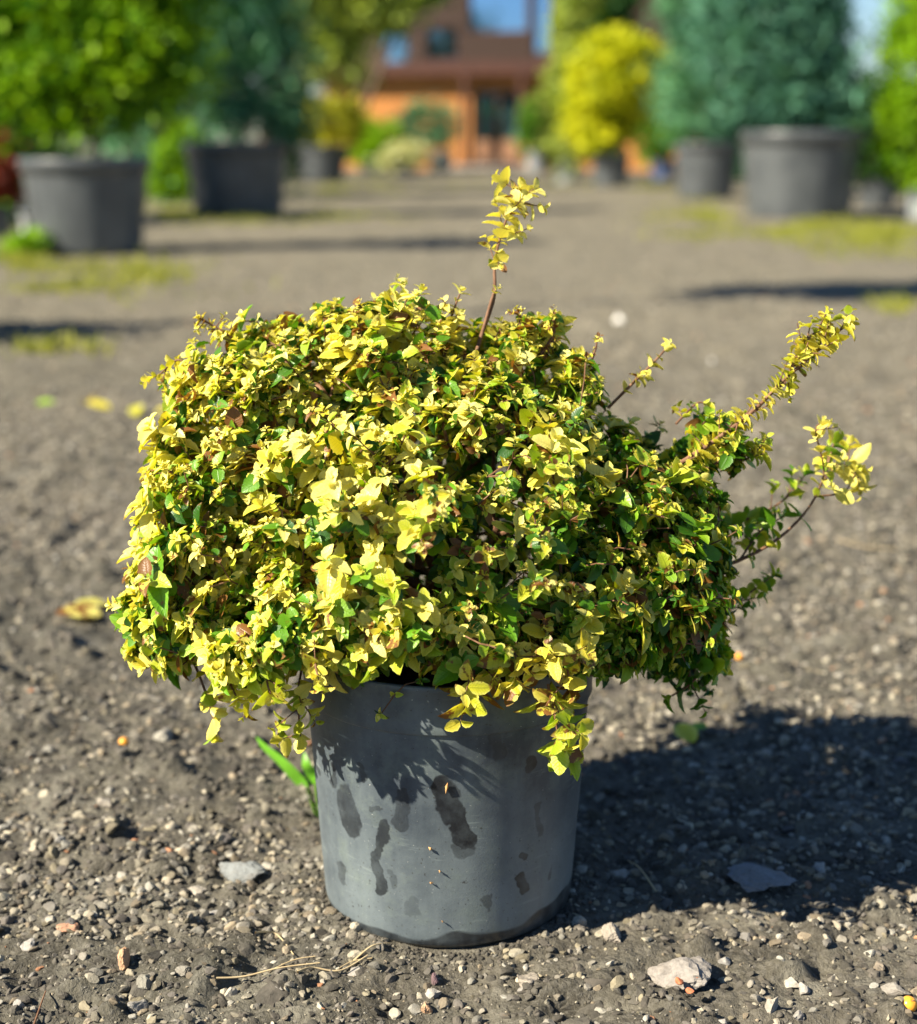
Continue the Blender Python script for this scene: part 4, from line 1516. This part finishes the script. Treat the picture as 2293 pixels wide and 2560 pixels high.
mb = MB()
wallbox(mb, XL, door_x0, 0, ztop_low)
wallbox(mb, door_x1, XR, 0, ztop_low)
wallbox(mb, door_x0, door_x1, door_top, ztop_low)
mb.box(((XL + XR) / 2, 4.0, ztop_low / 2), (XR - XL - .02, 7.4, ztop_low - .02))
mb.build('ground_floor_wall', M_brick, bld)
# upper floor with window openings
Z0u, Z1u = bz(160), bz(160) + 2.9
wins = [(960, 1030, 80, 158, M_curtain), (1070, 1150, 68, 152, M_curtain), (1172, 1314, -150, 84, M_glass), (1326, 1368, -110, 138, M_glass)]
mb = MB()
xs = XL - .05
yu = -.10
for (x0, x1, y0, y1, m_) in wins:
    a, b_ = bx(x0), bx(x1)
    z0, z1 = max(bz(y1), Z0u + .02), bz(y0)
    wallbox(mb, xs, a, Z0u, Z1u, yu)
    wallbox(mb, a, b_, Z0u, z0, yu)
    wallbox(mb, a, b_, z1, Z1u, yu)
    xs = b_
wallbox(mb, xs, XR + .05, Z0u, Z1u, yu)
mb.box(((XL + XR) / 2, 4.2, (Z0u + Z1u) / 2), (XR - XL - .02, 7.6, Z1u - Z0u - .02))
mb.build('upper_floor_wall', M_boards, bld)
for (x0, x1, y0, y1, m_) in wins:
    a, b_ = bx(x0), bx(x1)
    z0, z1 = max(bz(y1), Z0u + .02), bz(y0)
    fr = MB()
    t_ = .045
    wallbox(fr, a, a + t_, z0, z1, yu + .05, .08)
    wallbox(fr, b_ - t_, b_, z0, z1, yu + .05, .08)
    wallbox(fr, a + t_, b_ - t_, z0, z0 + t_, yu + .05, .08)
    wallbox(fr, a + t_, b_ - t_, z1 - t_, z1, yu + .05, .08)
    w_ = fr.build('window', M_trim, bld)
    pn = MB()
    wallbox(pn, a + t_, b_ - t_, z0 + t_, z1 - t_, yu + .09, .012)
    pn.build('pane', M_glass, w_)
    if m_ is M_curtain:
        cu = MB()
        wallbox(cu, a + t_ + .01, b_ - t_ - .01, z0 + t_, z1 - t_, yu + .16, .01)
        cu.build('blind', M_curtain, w_)
# floor band / eave between storeys, posts, roof, porch slab
mb = MB()
mb.box(((XL + XR) / 2, -.22, (ztop_low + Z0u) / 2 + .0), (XR - XL + .3, .36, Z0u - ztop_low + .10))
mb.build('floor_band', M_trim, bld)
for x in (1172, 1306):
    mb = MB()
    mb.box((bx(x), -.42, ztop_low / 2 - .03), (.12, .12, ztop_low - .06))
    mb.box((bx(x), -.42, .06), (.18, .18, .12))
    mb.build('post', M_trim, bld)
mb = MB()
xm = (XL + XR) / 2
hw = (XR - XL) / 2 + .5
zt = Z1u
mb.add([(xm - hw, -.8, zt), (xm + hw, -.8, zt), (xm + hw, 8.6, zt), (xm - hw, 8.6, zt), (xm - hw + .2, 3.9, zt + 2.1), (xm + hw - .2, 3.9, zt + 2.1),
        (xm - hw, -.8, zt - .12), (xm + hw, -.8, zt - .12), (xm + hw, 8.6, zt - .12), (xm - hw, 8.6, zt - .12)],
       q=[[0, 1, 5, 4], [2, 3, 4, 5], [6, 7, 1, 0], [7, 8, 2, 1], [8, 9, 3, 2], [9, 6, 0, 3], [9, 8, 7, 6]], t=[[3, 0, 4], [1, 2, 5]])
mb.build('roof', M_roof, bld)
# door: two leaves, left one glazed and bright, right one darker
dz1 = door_top - .03
dm = (door_x0 + door_x1) / 2
fr = MB()
wallbox(fr, door_x0 + .02, door_x0 + .09, 0.03, dz1, .08, .08)
wallbox(fr, door_x1 - .09, door_x1 - .02, 0.03, dz1, .08, .08)
wallbox(fr, door_x0 + .09, door_x1 - .09, dz1 - .08, dz1, .08, .08)
wallbox(fr, dm - .03, dm + .03, 0.03, dz1 - .08, .08, .08)
wallbox(fr, door_x0 + .09, dm - .03, .03, bz(350), .09, .05)
wallbox(fr, dm + .03, door_x1 - .09, .03, bz(350), .09, .05)
dr = fr.build('door', simple_mat('brown painted door', (.22, .11, .06), (.30, .16, .09), 5, .6, .2, .01), bld)
for a, b_ in ((door_x0 + .09, dm - .03), (dm + .03, door_x1 - .09)):
    pn = MB()
    wallbox(pn, a + .003, b_ - .003, bz(350) + .003, dz1 - .083, .11, .012)
    pn.build('pane', M_glass, dr)
hd = MB()
tube(hd, [(dm - .07, .05, 1.0), (dm - .07, .03, 1.02), (dm - .07, .03, 1.2), (dm - .07, .05, 1.22)], .012, 6)
hd.build('handle', M_potgrey, dr)
mb = MB()
mb.box((dm, -.55, .055), (2.2, 1.1, .11))
mb.box((dm, -1.25, .03), (1.8, .36, .06))
mb.build('doorstep', M_step, bld)

# low heap of dark bark by the door and a pale post at the left end of the house
rng = np.random.default_rng(9)
p = G(1225, 425)
v, f = ico(4)
v = v[:, :] * np.array([1.0, .6, .42])
v *= 1 + (vnoise(v[:, 0] * 4 + 7, v[:, 1] * 4 + v[:, 2] * 5 + 7, 3)[:, None] - .5) * .4
v[:, 2] = np.clip(v[:, 2], -.02, None)
o = MB().add(v * .62, t=f).build('soil_heap', simple_mat('dark mulch', (.05, .03, .02), (.14, .085, .055), 14, .95, .8, .03), smooth=True)
o.location = (p[0], p[1], 0.0)
tag(o, 'low dark heap of mulch in front of the building door', 'heap')

M_bucket = simple_mat('white plastic', (.70, .74, .76), (.80, .83, .84), 9, .4, .1, .004, .5)
mb = MB()
lathe(mb, [(0, .0), (.085, .0), (.09, .01), (.105, .17), (.112, .172), (.112, .185), (.104, .187), (.098, .17), (.086, .02), (0, .02)], (0, 0, 0), 40)
bk = mb.build('bucket', M_bucket, smooth=True)
pb_ = G(72, 592)
bk.location = (pb_[0] + .02, pb_[1] + .1, 0)
tag(bk, 'small white plastic bucket left of the nearest big black pot', 'bucket')
hm = MB()
an = np.linspace(0, math.pi, 14)
tube(hm, np.stack([np.cos(an) * .108, np.zeros(14) - .02, .178 + np.sin(an) * .09], 1), .003, 6)
hm.build('handle', M_potgrey, bk)

tm_ = simple_mat('pale timber', (.45, .43, .38), (.60, .57, .5), 8, .8, .2, .01)
p = G(792, 440)
mb = MB()
mb.box((0, 0, 1.4), (.12, .12, 2.8))
mb.box((0, 0, 2.82), (.2, .2, .05))
mb.box((0, 0, .04), (.2, .2, .08))
o = mb.build('timber_post', tm_)
o.location = (p[0], p[1] + 1.5, 0)
tag(o, 'pale timber post behind the olive ball shrub', 'post')
print('objects', len(bpy.data.objects), 'polys', sum(len(m.polygons) for m in bpy.data.meshes))
